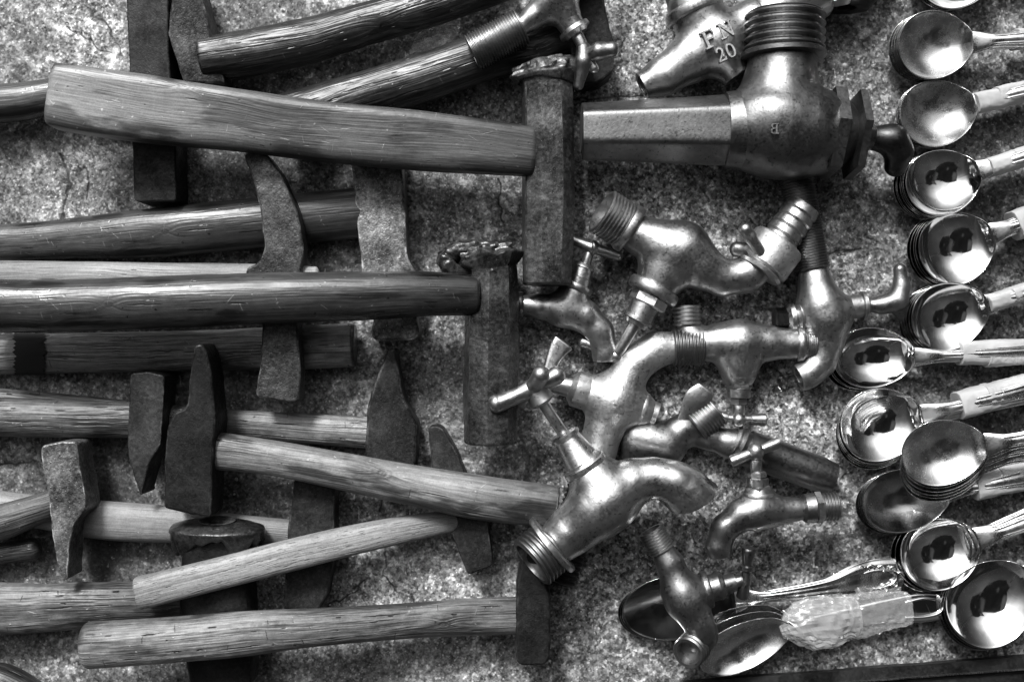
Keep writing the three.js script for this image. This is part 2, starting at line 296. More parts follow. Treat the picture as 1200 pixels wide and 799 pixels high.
function thread(a, b, r, count, o = {}) {             // a threaded barrel, open at its far end b
  const p = [[0, 0], [0, r * .9]], d = o.depth || .09;
  for (let i = 0; i < count; i++) { const s = i / count, w = 1 / count; p.push([s + w * .1, r * (1 - d)], [s + w * .42, r], [s + w * .62, r], [s + w * .95, r * (1 - d)]); }
  const bore = o.bore ?? .72;
  p.push([1, r * (1 - d * .8)], [1, r * bore]);
  if (bore > 0) p.push([.55, r * bore * .98], [.5, 0]); else p.push([1, 0]);
  return turned(a, b, p, { crease: .5, ...o });
}
// a smooth cast body: tapered links [x, y, z, r] chained and blended, meshed by surface nets
function cast(chains, o = {}) {
  const k = o.k ?? 9, h = o.cell || 1.5, prims = [];
  for (const c of chains) for (let i = 0; i < c.length - 1; i++) {
    const a = P(c[i][0], c[i][1], c[i][2]), b = P(c[i + 1][0], c[i + 1][1], c[i + 1][2]);
    prims.push([a, b, zr(c[i][2], c[i][3]), zr(c[i + 1][2], c[i + 1][3]), b.clone().sub(a), Math.max(1e-6, a.distanceToSquared(b))]);
  }
  const cuts = (o.cuts || []).map(([p, q]) => { const a = P(...p), b = P(...q); return [a, b.clone().sub(a).normalize()]; });     // keeps what is behind p as seen towards q
  const bores = (o.bores || []).map(([p, q, r]) => { const a = P(...p), b = P(...q); return [a, b.clone().sub(a), a.distanceToSquared(b), r]; });
  const sd = (x, y, z) => {
    let d = 1e9;
    for (const [a, , ra, rb, ab, l2] of prims) {
      const px = x - a.x, py = y - a.y, pz = z - a.z, t = clamp((px * ab.x + py * ab.y + pz * ab.z) / l2);
      const e = Math.hypot(px - ab.x * t, py - ab.y * t, pz - ab.z * t) - (ra + (rb - ra) * fade(t) * .5 + (rb - ra) * t * .5);
      const m = Math.max(k - Math.abs(d - e), 0) / k; d = Math.min(d, e) - m * m * k * .25;
    }
    if (o.flat) d = Math.max(d, o.flat - y);
    for (const [a, n] of cuts) { const e = (x - a.x) * n.x + (y - a.y) * n.y + (z - a.z) * n.z; const lim = e; if (lim > -30) d = Math.max(d, Math.hypot(x - a.x, y - a.y, z - a.z) < (o.cutR || 45) ? lim : -1e9); }
    for (const [a, ab, l2, r] of bores) { const px = x - a.x, py = y - a.y, pz = z - a.z, t = clamp((px * ab.x + py * ab.y + pz * ab.z) / l2); d = Math.max(d, r - Math.hypot(px - ab.x * t, py - ab.y * t, pz - ab.z * t)); }
    return d + (o.noise ?? .25) * n3(x * .11, y * .11, z * .11, 5);
  };
  const lo = [1e9, 1e9, 1e9], hi = [-1e9, -1e9, -1e9];
  for (const [a, b, ra, rb] of prims) for (const [p, r] of [[a, ra], [b, rb]]) { const v = [p.x, p.y, p.z]; for (let i = 0; i < 3; i++) { lo[i] = Math.min(lo[i], v[i] - r - 4 - k); hi[i] = Math.max(hi[i], v[i] + r + 4 + k); } }
  const N = [0, 1, 2].map(i => Math.ceil((hi[i] - lo[i]) / h) + 1), F = new Float32Array(N[0] * N[1] * N[2]);
  let q = 0;
  for (let c = 0; c < N[2]; c++) for (let b = 0; b < N[1]; b++) for (let a = 0; a < N[0]; a++) F[q++] = sd(lo[0] + a * h, lo[1] + b * h, lo[2] + c * h);
  const id = (a, b, c) => a + N[0] * (b + N[1] * c), vid = new Int32Array(F.length).fill(-1), pos = [], nor = [], idx = [];
  for (let c = 0; c < N[2] - 1; c++) for (let b = 0; b < N[1] - 1; b++) for (let a = 0; a < N[0] - 1; a++) {
    let s = 0, sx = 0, sy = 0, sz = 0; const v = [];
    for (let e = 0; e < 8; e++) v.push(F[id(a + (e & 1), b + (e >> 1 & 1), c + (e >> 2))]);
    let neg = 0; for (const x of v) if (x < 0) neg++;
    if (!neg || neg === 8) continue;
    for (let e = 0; e < 8; e++) for (let m = 1; m < 8; m <<= 1) { const f = e | m; if (f === e || (v[e] < 0) === (v[f] < 0)) continue; const t = v[e] / (v[e] - v[f]); sx += (e & 1) + (m === 1 ? t : 0); sy += (e >> 1 & 1) + (m === 2 ? t : 0); sz += (e >> 2) + (m === 4 ? t : 0); s++; }
    vid[id(a, b, c)] = pos.length / 3;
    const X = lo[0] + (a + sx / s) * h, Y = lo[1] + (b + sy / s) * h, Z = lo[2] + (c + sz / s) * h, ep = .7;
    const g = new THREE.Vector3(sd(X + ep, Y, Z) - sd(X - ep, Y, Z), sd(X, Y + ep, Z) - sd(X, Y - ep, Z), sd(X, Y, Z + ep) - sd(X, Y, Z - ep)).normalize();
    pos.push(X * S, Y * S, Z * S); nor.push(g.x, g.y, g.z);
  }
  const quad = (p, r, s, t, fl) => { if (p < 0 || r < 0 || s < 0 || t < 0) return; fl ? idx.push(p, s, r, p, t, s) : idx.push(p, r, s, p, s, t); };
  for (let c = 1; c < N[2] - 1; c++) for (let b = 1; b < N[1] - 1; b++) for (let a = 1; a < N[0] - 1; a++) {
    const v = F[id(a, b, c)] < 0;
    if (v !== F[id(a + 1, b, c)] < 0) quad(vid[id(a, b - 1, c - 1)], vid[id(a, b, c - 1)], vid[id(a, b, c)], vid[id(a, b - 1, c)], !v);
    if (v !== F[id(a, b + 1, c)] < 0) quad(vid[id(a - 1, b, c - 1)], vid[id(a - 1, b, c)], vid[id(a, b, c)], vid[id(a, b, c - 1)], !v);
    if (v !== F[id(a, b, c + 1)] < 0) quad(vid[id(a - 1, b - 1, c)], vid[id(a, b - 1, c)], vid[id(a, b, c)], vid[id(a - 1, b, c)], !v);
  }
  const g = new THREE.BufferGeometry();
  g.setAttribute('position', new THREE.Float32BufferAttribute(pos, 3)); g.setAttribute('normal', new THREE.Float32BufferAttribute(nor, 3)); g.setIndex(idx);
  return metalUV(fixWinding(g), o.seed || 2);
}
const font = await new FontLoader().loadAsync('fonts/droid/droid_serif_regular.typeface.json').catch(() => null) || await new FontLoader().loadAsync('fonts/droid/droid_sans_bold.typeface.json');
function letters(str, x, y, z, size, rot, mirror = false, depth = 1.6) {
  const g = new TextGeometry(str, { font, size: size * S, depth: depth * S, curveSegments: 6, bevelEnabled: true, bevelSize: .35 * S, bevelThickness: .35 * S, bevelSegments: 1 });
  g.computeBoundingBox(); const c = g.boundingBox.getCenter(new THREE.Vector3()); g.translate(-c.x, -c.y, 0);
  g.rotateX(-Math.PI / 2); if (mirror) { g.scale(-1, 1, 1); for (const k of ['position', 'normal']) { const a = g.attributes[k].array; for (let i = 0; i < a.length; i += 9) for (let q = 0; q < 3; q++) { const t = a[i + 3 + q]; a[i + 3 + q] = a[i + 6 + q]; a[i + 6 + q] = t; } } }
  g.rotateY(-rot); const p = P(x, y, z); g.translate(p.x * S, p.y * S, p.z * S);
  return metalUV(g, 4);
}

// ---------------------------------------------------------------- the stone the things lie on
{
  const x0 = -150, x1 = 1350, y0 = -150, y1 = 950, nx = 500, ny = 366;
  // broad tones of the stone: pale worn or limy places and darker ones [x, y, radius, amount]
  const patches = [[80, 40, 90, .5], [60, 215, 100, .28], [190, 220, 60, .12], [40, 20, 50, .1], [520, 40, 50, .35], [330, 50, 60, -.35], [540, 260, 70, .2], [450, 250, 40, -.4], [500, 400, 60, .15], [560, 560, 70, -.2],
    [470, 690, 80, .32], [560, 760, 120, .3], [60, 770, 90, .05], [380, 700, 60, .1], [740, 60, 60, .35], [770, 230, 90, .35], [1000, 150, 60, .25], [1000, 280, 60, .25], [840, 440, 70, .45], [650, 400, 40, .3], [920, 500, 60, .45],
    [900, 640, 70, .3], [720, 700, 80, .32], [700, 660, 60, .1], [820, 560, 50, .2], [1130, 260, 90, -.4], [1150, 480, 60, -.45], [1170, 160, 50, -.2], [1150, 590, 60, -.4], [1000, 30, 40, .1], [1180, 20, 40, .1], [960, 720, 60, -.1],
    [90, 560, 70, -.45], [240, 430, 70, -.45], [330, 170, 60, -.3], [120, 640, 60, -.5], [420, 330, 50, -.3], [700, 330, 40, -.1], [330, 560, 70, -.35], [1030, 620, 50, -.25], [300, 210, 50, -.3], [20, 60, 30, -.35], [20, 130, 60, -.3]];
  const cracks = [[[75, 30], [95, 40], [110, 55], [130, 62]], [[100, 10], [125, 30], [140, 62]], [[70, 180], [80, 215], [74, 240], [72, 262]], [[90, 200], [100, 195], [104, 215], [98, 232]], [[447, 470], [449, 540], [446, 600]], [[338, 640], [336, 690], [352, 700]],
    [[452, 650], [448, 676], [462, 690], [482, 700], [486, 712]], [[375, 720], [390, 706], [420, 690], [430, 676]], [[585, 210], [588, 260]], [[0, 545], [40, 542], [60, 590]], [[640, 112], [700, 116], [760, 112]], [[800, 78], [830, 66], [880, 80]], [[860, 292], [950, 300], [1010, 292]]];
  const dC = (x, y) => { let d = 99; for (const c of cracks) for (let i = 0; i < c.length - 1; i++) { const [ax, ay] = c[i], [bx, by] = c[i + 1], l = (bx - ax) ** 2 + (by - ay) ** 2, t = clamp(((x - ax) * (bx - ax) + (y - ay) * (by - ay)) / l); d = Math.min(d, Math.hypot(x - ax - (bx - ax) * t, y - ay - (by - ay) * t)); } return d; };
  const broad = (x, y) => { let s = 0; for (const [px, py, r, a] of patches) { const q = ((x - px) ** 2 + (y - py) ** 2) / (r * r); if (q < 4) s += a * Math.exp(-q * 1.3); } return s; };
  const crystal = (x, y, cell, sd) => {                // tone of the nearest grain of a jittered packing
    const gx = Math.floor(x / cell), gy = Math.floor(y / cell); let m = 1e9, tn = 0;
    for (let j = -1; j <= 1; j++) for (let i = -1; i <= 1; i++) {
      const hx = hash(gx + i, gy + j, sd), hy = hash(gx + i, gy + j, sd + 1), dx = (gx + i + hx) * cell - x, dy = (gy + j + hy) * cell - y, d = dx * dx + dy * dy;
      if (d < m) { m = d; tn = hash(gx + i, gy + j, sd + 2); }
    }
    return tn;
  };
  const TW = 2048, TH = 1502;
  const bh = new Float32Array(TW * TH);
  const map = tex(TW, TH, (u, v) => {
    const x = x0 + u * (x1 - x0), y = y1 - v * (y1 - y0);
    const w1 = (n2(u, v, 110, 80, 31) - .5) * 7, w2 = (n2(u, v, 110, 80, 37) - .5) * 7, uu = u + w1 / 1500, vv = v + w2 / 1100;
    const big = broad(x + w1 * 2, y + w2 * 2) + (f2(uu, vv, 9, 7, 5, 40) - .5) * .62;
    const right = sstep(520, 760, x), b = clamp(.5 + .66 * big);
    const g1 = f2(uu, vv, 150, 110, 3, 50) - .5, g2 = n2(uu, vv, 380, 280, 60) - .5, g3 = n2(u, v, 760, 556, 70) - .5, mid = f2(u, v, 40, 30, 4, 80) - .5, g4 = n2(u, v, 1000, 732, 71) - .5;
    const X = x + w1 * .35, Y = y + w2 * .35, k1 = crystal(X, Y, 3.4, 11), k2 = crystal(X, Y, 7.5, 21), k3 = crystal(x, y, 1.7, 31);
    const crys = (k1 < .3 ? -.55 : k1 > .86 ? .5 : (k1 - .55) * .4) * (.68 + .32 * right) + (k2 < .18 ? -.28 : k2 > .9 ? .2 : 0) * (.4 + .6 * right) + (k3 - .5) * .62 + (k3 > .965 ? .7 : 0);
    let c = mix(38, 158, b) * (1 + mid * .6 + g1 * .4 + g2 * .3 + g4 * .4 + crys * (.52 + .14 * b));
    const t = sstep(.06, .26, g1 * .8 + mid * .7 + (k2 - .5) * .12);         // pale lichen and lime
    c += t * (14 + 34 * b) * (.4 + 1.2 * k1);
    const dk = k1 < .14 ? 1 : 0;
    if (n2(u, v, 300, 220, 99) > .93 && n2(u, v, 40, 30, 98) > .45) c += 70;
    let d = 99; if (x > -10 && x < 1210 && y > -10 && y < 810) d = dC(x + (n2(u, v, 200, 150, 20) - .5) * 6, y + (n2(u, v, 200, 150, 21) - .5) * 6);
    const cr = sstep(2.0, .3, d) * (.4 + .6 * n2(u, v, 90, 66, 22)); c *= 1 - .75 * cr;
    const k = Math.floor(v * TH) * TW + Math.floor(u * TW);
    bh[k] = 120 + g1 * 110 + g2 * 60 + g3 * 40 + mid * 120 + t * 22 - dk * 25 - cr * 80;
    return c;
  }, true, false);
  const bump = tex(TW, TH, (u, v) => bh[Math.floor(v * TH) * TW + Math.floor(u * TW)], false, false);
  const pos = [], uv = [];
  for (let j = 0; j <= ny; j++) for (let i = 0; i <= nx; i++) {
    const u = i / nx, v = j / ny, x = x0 + u * (x1 - x0), y = y0 + v * (y1 - y0);
    const hgt = -3 + f3(x * .012, y * .012, 1, 9) * 2.2 + f3(x * .08, y * .08, 2, 9) * .9 - sstep(5, 0, dC(x, y)) * 2.2;
    pos.push(x - CX, Math.min(hgt, -.2), y - CY); uv.push(u, 1 - v);
  }
  const g = grid(pos, uv, nx + 1, ny + 1);
  const m = mesh('ground', g, new THREE.MeshStandardMaterial({ map, bumpMap: bump, bumpScale: .0016, roughness: .82 }), scene);
  m.userData = { kind: 'structure', label: 'mottled grey weathered stone paving with pale speckles and fine cracks' };
}

// ---------------------------------------------------------------- added cloth overhead, out of view, put in to darken the spoon reflections
{
  const t = thing('added_awning', 'added dark cloth awning out of view, put in to give the spoons a dark patch to mirror', 'awning');
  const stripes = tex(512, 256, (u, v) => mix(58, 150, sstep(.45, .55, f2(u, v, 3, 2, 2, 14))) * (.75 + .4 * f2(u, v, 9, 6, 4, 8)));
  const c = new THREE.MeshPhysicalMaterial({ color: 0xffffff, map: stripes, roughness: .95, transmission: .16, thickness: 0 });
  const cloth = (x0, z0, w, d, y, sk, seed) => {        // a sagging sheet with uneven hems
    const pos = [], uv = [], nx = 30, nz = 24;
    for (let j = 0; j <= nz; j++) for (let i = 0; i <= nx; i++) {
      const u = i / nx, v = j / nz;
      pos.push((x0 + w * u + sk * v + .07 * n3(v * 4, u * 2, seed)) / S, (y + .16 * v + .07 * n3(u * 5, v * 4, seed + 3)) / S, (z0 + d * v + .09 * n3(u * 5, v * 2, seed + 7) - sk * .4 * u) / S); uv.push(u, v);
    }
    mesh('cloth', grid(pos, uv, nx + 1, nz + 1), c, t);
  };
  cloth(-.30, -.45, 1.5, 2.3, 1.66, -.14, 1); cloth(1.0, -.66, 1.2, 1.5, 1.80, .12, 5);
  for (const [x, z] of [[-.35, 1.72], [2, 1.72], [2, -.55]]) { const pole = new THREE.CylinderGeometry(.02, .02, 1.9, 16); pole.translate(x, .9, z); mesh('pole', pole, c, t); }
}
{ // crumbs of stone and grit scattered on the paving
  const r = rng(91), parts = [], base = new THREE.IcosahedronGeometry(1, 1);
  for (let i = 0; i < 420; i++) {
    const g = base.clone(), p = g.attributes.position, k = (.5 + 1.3 * r() ** 3) * S, sd = r() * 90;
    for (let q = 0; q < p.count; q++) { const d = 1 + .35 * n3(p.getX(q) * 1.4 + sd, p.getY(q) * 1.4, p.getZ(q) * 1.4, 3); p.setXYZ(q, p.getX(q) * k * d * 1.3, p.getY(q) * k * d * .7, p.getZ(q) * k * d); }
    g.rotateY(r() * 6.28); g.translate((r() * 1240 - 620) * S, -.6 * S, (r() * 840 - 420) * S); g.computeVertexNormals(); parts.push(g);
  }
  const m = mesh('grit', mergeGeometries(parts), new THREE.MeshStandardMaterial({ color: 0x9c9c9c, roughness: .9 }), scene);
  m.userData = { kind: 'stuff', label: 'pale crumbs of grit scattered over the stone paving', category: 'grit' };
}
// ---------------------------------------------------------------- hammers
const G_HAM = 'old hammers laid out on the stone';
function hammer(label, name = 'hammer', category = 'hammer') { return thing(name, label, category, G_HAM); }
const worn = new Map();                               // the same steel, rubbed bright along its edges
function head(parent, outline, z, t, mat, o) { if (!worn.has(mat)) { const m = mat.clone(); m.vertexColors = true; worn.set(mat, m); } return mesh('head', cheek(outline, z, t, o), worn.get(mat), parent); }
// a ragged, beaten-over rim for struck ends
const ragged = (seed, a, t0) => (t, f, s) => { const q = sstep(t0 + .12, t0, t); return q * (a * (n3(Math.cos(f) * 2.2, Math.sin(f) * 2.2, seed, seed) + .6 * n3(Math.cos(f) * 5, Math.sin(f) * 5, seed + t * 14, seed))); };

{ // flat pale handle, top of the pile
  const h = hammer('sledge hammer with a wide flat pale handle lying uppermost across the pile', 'sledge_hammer');
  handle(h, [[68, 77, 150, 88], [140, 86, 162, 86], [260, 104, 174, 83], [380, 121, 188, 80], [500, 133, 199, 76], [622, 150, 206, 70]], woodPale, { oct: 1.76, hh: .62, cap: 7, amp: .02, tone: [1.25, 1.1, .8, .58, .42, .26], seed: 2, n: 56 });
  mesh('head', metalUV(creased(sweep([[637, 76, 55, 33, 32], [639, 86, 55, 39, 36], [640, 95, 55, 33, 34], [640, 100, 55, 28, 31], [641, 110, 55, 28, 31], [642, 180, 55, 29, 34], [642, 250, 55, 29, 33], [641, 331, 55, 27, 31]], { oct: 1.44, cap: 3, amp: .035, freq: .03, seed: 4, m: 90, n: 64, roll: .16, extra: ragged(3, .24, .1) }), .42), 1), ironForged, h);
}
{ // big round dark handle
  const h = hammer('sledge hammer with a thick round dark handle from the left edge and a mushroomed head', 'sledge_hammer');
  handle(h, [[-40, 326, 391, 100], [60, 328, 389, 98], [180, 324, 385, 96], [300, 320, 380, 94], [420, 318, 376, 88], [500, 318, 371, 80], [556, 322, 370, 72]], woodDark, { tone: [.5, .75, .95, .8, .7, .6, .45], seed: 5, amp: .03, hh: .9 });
  mesh('head', metalUV(creased(sweep([[572, 291, 56, 32, 30], [573, 299, 56, 40, 35], [575, 309, 56, 34, 33], [576, 316, 56, 27, 31], [577, 325, 56, 28, 31], [576, 400, 56, 30, 33], [575, 460, 56, 30, 33], [575, 517, 56, 29, 31]], { oct: 1.44, cap: 3, amp: .04, freq: .025, seed: 6, m: 90, n: 64, roll: .3, extra: ragged(8, .3, .1) }), .42), 2), ironForgedDark, h);
  mesh('burr', metalUV(sweep([[550, 322, 62, 6, 5], [528, 314, 66, 9, 8], [524, 300, 64, 10, 9], [546, 290, 66, 9, 8], [575, 290, 66, 8, 7], [600, 296, 62, 6, 6]], { amp: .5, freq: .12, seed: 9, m: 60, n: 20 }), 3), ironForgedDark, h);
}
{ // top left dark bar head
  const h = hammer('hammer with a long flat black bar head under the pale handle at top left');
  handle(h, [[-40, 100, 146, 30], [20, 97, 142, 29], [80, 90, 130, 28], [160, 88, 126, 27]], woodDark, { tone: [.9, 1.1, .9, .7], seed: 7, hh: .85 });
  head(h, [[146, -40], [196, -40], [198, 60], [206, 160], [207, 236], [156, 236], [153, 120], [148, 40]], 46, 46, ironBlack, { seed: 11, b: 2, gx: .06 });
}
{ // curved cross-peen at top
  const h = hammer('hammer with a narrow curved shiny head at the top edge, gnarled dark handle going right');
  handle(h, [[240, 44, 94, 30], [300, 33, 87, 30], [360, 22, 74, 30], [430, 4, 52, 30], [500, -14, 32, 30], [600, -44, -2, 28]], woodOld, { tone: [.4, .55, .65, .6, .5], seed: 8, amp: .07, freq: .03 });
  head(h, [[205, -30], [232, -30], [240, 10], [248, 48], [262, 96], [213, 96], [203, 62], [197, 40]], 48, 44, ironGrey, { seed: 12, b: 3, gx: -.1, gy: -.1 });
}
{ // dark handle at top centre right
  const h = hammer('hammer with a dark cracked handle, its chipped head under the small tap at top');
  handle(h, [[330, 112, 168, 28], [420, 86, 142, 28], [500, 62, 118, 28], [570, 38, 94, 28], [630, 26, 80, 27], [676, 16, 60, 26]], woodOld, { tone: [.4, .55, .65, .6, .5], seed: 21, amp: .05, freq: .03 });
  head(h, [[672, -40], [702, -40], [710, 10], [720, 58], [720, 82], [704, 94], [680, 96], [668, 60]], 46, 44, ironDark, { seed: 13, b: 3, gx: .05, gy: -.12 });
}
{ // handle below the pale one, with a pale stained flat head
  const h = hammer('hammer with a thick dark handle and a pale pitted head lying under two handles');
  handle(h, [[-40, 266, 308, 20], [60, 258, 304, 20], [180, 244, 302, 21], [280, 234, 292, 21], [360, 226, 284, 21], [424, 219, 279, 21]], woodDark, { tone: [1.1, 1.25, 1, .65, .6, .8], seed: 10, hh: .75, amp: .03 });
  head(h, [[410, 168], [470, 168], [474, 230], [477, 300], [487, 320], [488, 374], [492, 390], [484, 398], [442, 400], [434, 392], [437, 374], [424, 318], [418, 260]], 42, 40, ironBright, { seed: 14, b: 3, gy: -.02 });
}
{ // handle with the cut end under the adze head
  const h = hammer('grey wooden handle with a dark toothed band painted as the hollow jagged break near its left end', 'wooden_handle', 'tool handle');
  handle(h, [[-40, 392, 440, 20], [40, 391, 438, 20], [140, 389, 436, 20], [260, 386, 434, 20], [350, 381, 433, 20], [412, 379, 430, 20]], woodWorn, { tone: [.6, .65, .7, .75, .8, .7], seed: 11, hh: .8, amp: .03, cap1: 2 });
  const pos = [], uv = [], rows = 6, n = 60, r0 = 24.6;
  for (let j = 0; j <= rows; j++) for (let k = 0; k <= n; k++) {
    const f = k / n * 2 * Math.PI, tooth = ((k / n * 26) % 1) * 4.5, s = j / rows, x = 34 + (s - .5) * (30 - 5 * Math.sin(f) ** 2 * 0) + (s < .5 ? -1 : 1) * Math.abs(s - .5) * 2 * tooth * 1.3;
    const p = P(x, 415 + Math.cos(f) * r0, 20 + Math.sin(f) * r0 * .86); pos.push(p.x, p.y, p.z); uv.push(s, k / n);
  }
  mesh('hollow_shade_band', metalUV(grid(pos, uv, n + 1, rows + 1), 5), hollowShade, h);  // closed band coloured as the shade in the broken, hollow handle
  mesh('cut_end', metalUV(sweep([[409, 405, 20, 26, 20], [415, 405, 20, 25, 19]], { amp: .05, cap: 1.5, m: 4, tone: [1, 1], seed: 14 }), 2), woodOld, h);
}
{ // adze shaped head over two handles
  const h = hammer('adze hammer with a long curved blade-like grey head crossing three handles, thin pale handle', 'adze_hammer');
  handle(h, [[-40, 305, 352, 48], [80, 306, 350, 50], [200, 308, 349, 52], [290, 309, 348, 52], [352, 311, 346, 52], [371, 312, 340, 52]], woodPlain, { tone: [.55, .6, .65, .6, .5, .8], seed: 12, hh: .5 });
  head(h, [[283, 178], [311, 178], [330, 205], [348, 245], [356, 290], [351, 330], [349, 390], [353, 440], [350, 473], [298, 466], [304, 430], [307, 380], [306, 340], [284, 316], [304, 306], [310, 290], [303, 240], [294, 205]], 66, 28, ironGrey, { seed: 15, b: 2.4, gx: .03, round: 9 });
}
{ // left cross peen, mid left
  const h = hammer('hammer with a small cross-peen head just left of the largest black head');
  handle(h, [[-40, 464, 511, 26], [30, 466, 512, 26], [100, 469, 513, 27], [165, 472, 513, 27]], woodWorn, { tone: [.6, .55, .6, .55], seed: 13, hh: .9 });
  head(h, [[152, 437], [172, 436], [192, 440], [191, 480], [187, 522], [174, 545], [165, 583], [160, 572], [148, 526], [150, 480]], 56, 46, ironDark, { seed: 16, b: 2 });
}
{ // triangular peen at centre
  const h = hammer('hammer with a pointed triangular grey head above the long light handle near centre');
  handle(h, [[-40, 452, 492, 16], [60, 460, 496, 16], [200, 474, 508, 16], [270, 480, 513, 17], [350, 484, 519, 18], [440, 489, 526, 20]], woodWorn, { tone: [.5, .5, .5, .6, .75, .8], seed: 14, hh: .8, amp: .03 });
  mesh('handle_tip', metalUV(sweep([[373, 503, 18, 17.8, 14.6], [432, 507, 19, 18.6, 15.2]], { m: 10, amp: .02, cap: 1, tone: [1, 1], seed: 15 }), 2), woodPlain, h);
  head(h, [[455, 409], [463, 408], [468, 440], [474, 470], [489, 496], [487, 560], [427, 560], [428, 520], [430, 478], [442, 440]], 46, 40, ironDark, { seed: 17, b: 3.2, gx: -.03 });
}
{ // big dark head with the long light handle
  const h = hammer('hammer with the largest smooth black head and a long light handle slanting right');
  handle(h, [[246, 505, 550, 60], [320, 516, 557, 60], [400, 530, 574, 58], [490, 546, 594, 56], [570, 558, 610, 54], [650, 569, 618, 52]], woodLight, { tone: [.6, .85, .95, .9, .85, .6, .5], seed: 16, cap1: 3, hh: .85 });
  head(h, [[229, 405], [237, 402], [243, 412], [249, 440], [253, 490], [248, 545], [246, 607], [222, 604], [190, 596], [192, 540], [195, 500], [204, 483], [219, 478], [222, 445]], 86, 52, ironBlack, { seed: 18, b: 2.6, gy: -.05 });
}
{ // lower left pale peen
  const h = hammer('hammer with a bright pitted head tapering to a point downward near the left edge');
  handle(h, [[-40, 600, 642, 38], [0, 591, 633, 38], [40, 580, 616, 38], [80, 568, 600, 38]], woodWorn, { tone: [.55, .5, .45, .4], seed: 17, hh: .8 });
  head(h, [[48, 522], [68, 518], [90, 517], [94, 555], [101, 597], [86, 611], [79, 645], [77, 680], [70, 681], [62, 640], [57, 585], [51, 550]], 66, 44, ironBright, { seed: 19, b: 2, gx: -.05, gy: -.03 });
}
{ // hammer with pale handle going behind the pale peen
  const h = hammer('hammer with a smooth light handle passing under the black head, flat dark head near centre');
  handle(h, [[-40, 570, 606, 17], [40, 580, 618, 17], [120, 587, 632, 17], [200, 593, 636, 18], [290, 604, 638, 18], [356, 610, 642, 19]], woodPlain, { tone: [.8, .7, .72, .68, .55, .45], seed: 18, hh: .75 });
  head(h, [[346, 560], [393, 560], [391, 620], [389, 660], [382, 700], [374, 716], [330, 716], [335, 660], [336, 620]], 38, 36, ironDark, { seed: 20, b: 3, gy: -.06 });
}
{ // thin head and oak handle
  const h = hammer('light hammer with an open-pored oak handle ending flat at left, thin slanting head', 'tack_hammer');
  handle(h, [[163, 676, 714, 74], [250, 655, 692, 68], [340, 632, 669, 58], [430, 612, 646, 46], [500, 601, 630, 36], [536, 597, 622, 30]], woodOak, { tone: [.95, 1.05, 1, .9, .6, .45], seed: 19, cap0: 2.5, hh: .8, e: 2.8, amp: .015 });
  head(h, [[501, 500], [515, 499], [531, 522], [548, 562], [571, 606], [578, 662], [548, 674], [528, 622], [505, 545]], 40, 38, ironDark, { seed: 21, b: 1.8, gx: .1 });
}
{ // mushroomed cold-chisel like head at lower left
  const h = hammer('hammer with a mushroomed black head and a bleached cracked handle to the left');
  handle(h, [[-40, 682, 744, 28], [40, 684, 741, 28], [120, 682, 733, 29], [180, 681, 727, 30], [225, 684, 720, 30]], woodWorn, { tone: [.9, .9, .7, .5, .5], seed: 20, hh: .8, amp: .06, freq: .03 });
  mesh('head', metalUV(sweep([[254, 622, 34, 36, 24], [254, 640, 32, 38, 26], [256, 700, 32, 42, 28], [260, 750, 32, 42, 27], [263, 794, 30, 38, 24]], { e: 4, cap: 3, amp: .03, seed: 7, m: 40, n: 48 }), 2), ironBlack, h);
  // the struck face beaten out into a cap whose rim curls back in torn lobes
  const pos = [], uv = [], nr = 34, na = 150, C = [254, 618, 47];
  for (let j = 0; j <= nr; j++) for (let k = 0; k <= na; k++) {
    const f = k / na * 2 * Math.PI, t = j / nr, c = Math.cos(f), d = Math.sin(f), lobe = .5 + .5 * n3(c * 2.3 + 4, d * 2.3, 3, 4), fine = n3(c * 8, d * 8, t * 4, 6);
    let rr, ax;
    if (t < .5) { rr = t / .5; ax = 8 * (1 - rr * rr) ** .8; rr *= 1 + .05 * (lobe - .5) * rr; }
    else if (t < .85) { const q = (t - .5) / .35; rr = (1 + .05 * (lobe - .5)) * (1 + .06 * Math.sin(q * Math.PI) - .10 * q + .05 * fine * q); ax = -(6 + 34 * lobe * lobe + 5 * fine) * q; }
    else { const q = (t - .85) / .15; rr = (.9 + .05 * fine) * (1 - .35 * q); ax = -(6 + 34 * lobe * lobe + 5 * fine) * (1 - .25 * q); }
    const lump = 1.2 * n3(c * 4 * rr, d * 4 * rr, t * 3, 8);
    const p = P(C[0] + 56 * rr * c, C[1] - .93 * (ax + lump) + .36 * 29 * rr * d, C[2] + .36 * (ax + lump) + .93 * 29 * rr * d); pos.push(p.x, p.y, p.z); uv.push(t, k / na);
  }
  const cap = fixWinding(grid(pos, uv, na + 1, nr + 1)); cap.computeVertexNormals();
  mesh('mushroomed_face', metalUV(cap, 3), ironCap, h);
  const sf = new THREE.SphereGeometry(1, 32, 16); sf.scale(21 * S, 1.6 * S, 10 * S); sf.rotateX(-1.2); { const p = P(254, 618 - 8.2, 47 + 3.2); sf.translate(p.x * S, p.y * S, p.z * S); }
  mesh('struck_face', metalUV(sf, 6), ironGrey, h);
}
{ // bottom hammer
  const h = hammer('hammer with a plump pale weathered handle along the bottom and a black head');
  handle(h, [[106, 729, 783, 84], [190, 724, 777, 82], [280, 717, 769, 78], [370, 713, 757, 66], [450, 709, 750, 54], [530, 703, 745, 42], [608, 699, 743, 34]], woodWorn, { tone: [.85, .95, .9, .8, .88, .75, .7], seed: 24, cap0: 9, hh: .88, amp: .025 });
  head(h, [[618, 634], [624, 634], [637, 664], [645, 700], [645, 772], [638, 780], [608, 779], [604, 770], [605, 690], [610, 660]], 58, 54, ironBlack, { seed: 22, b: 2.6, gy: .02 });
}
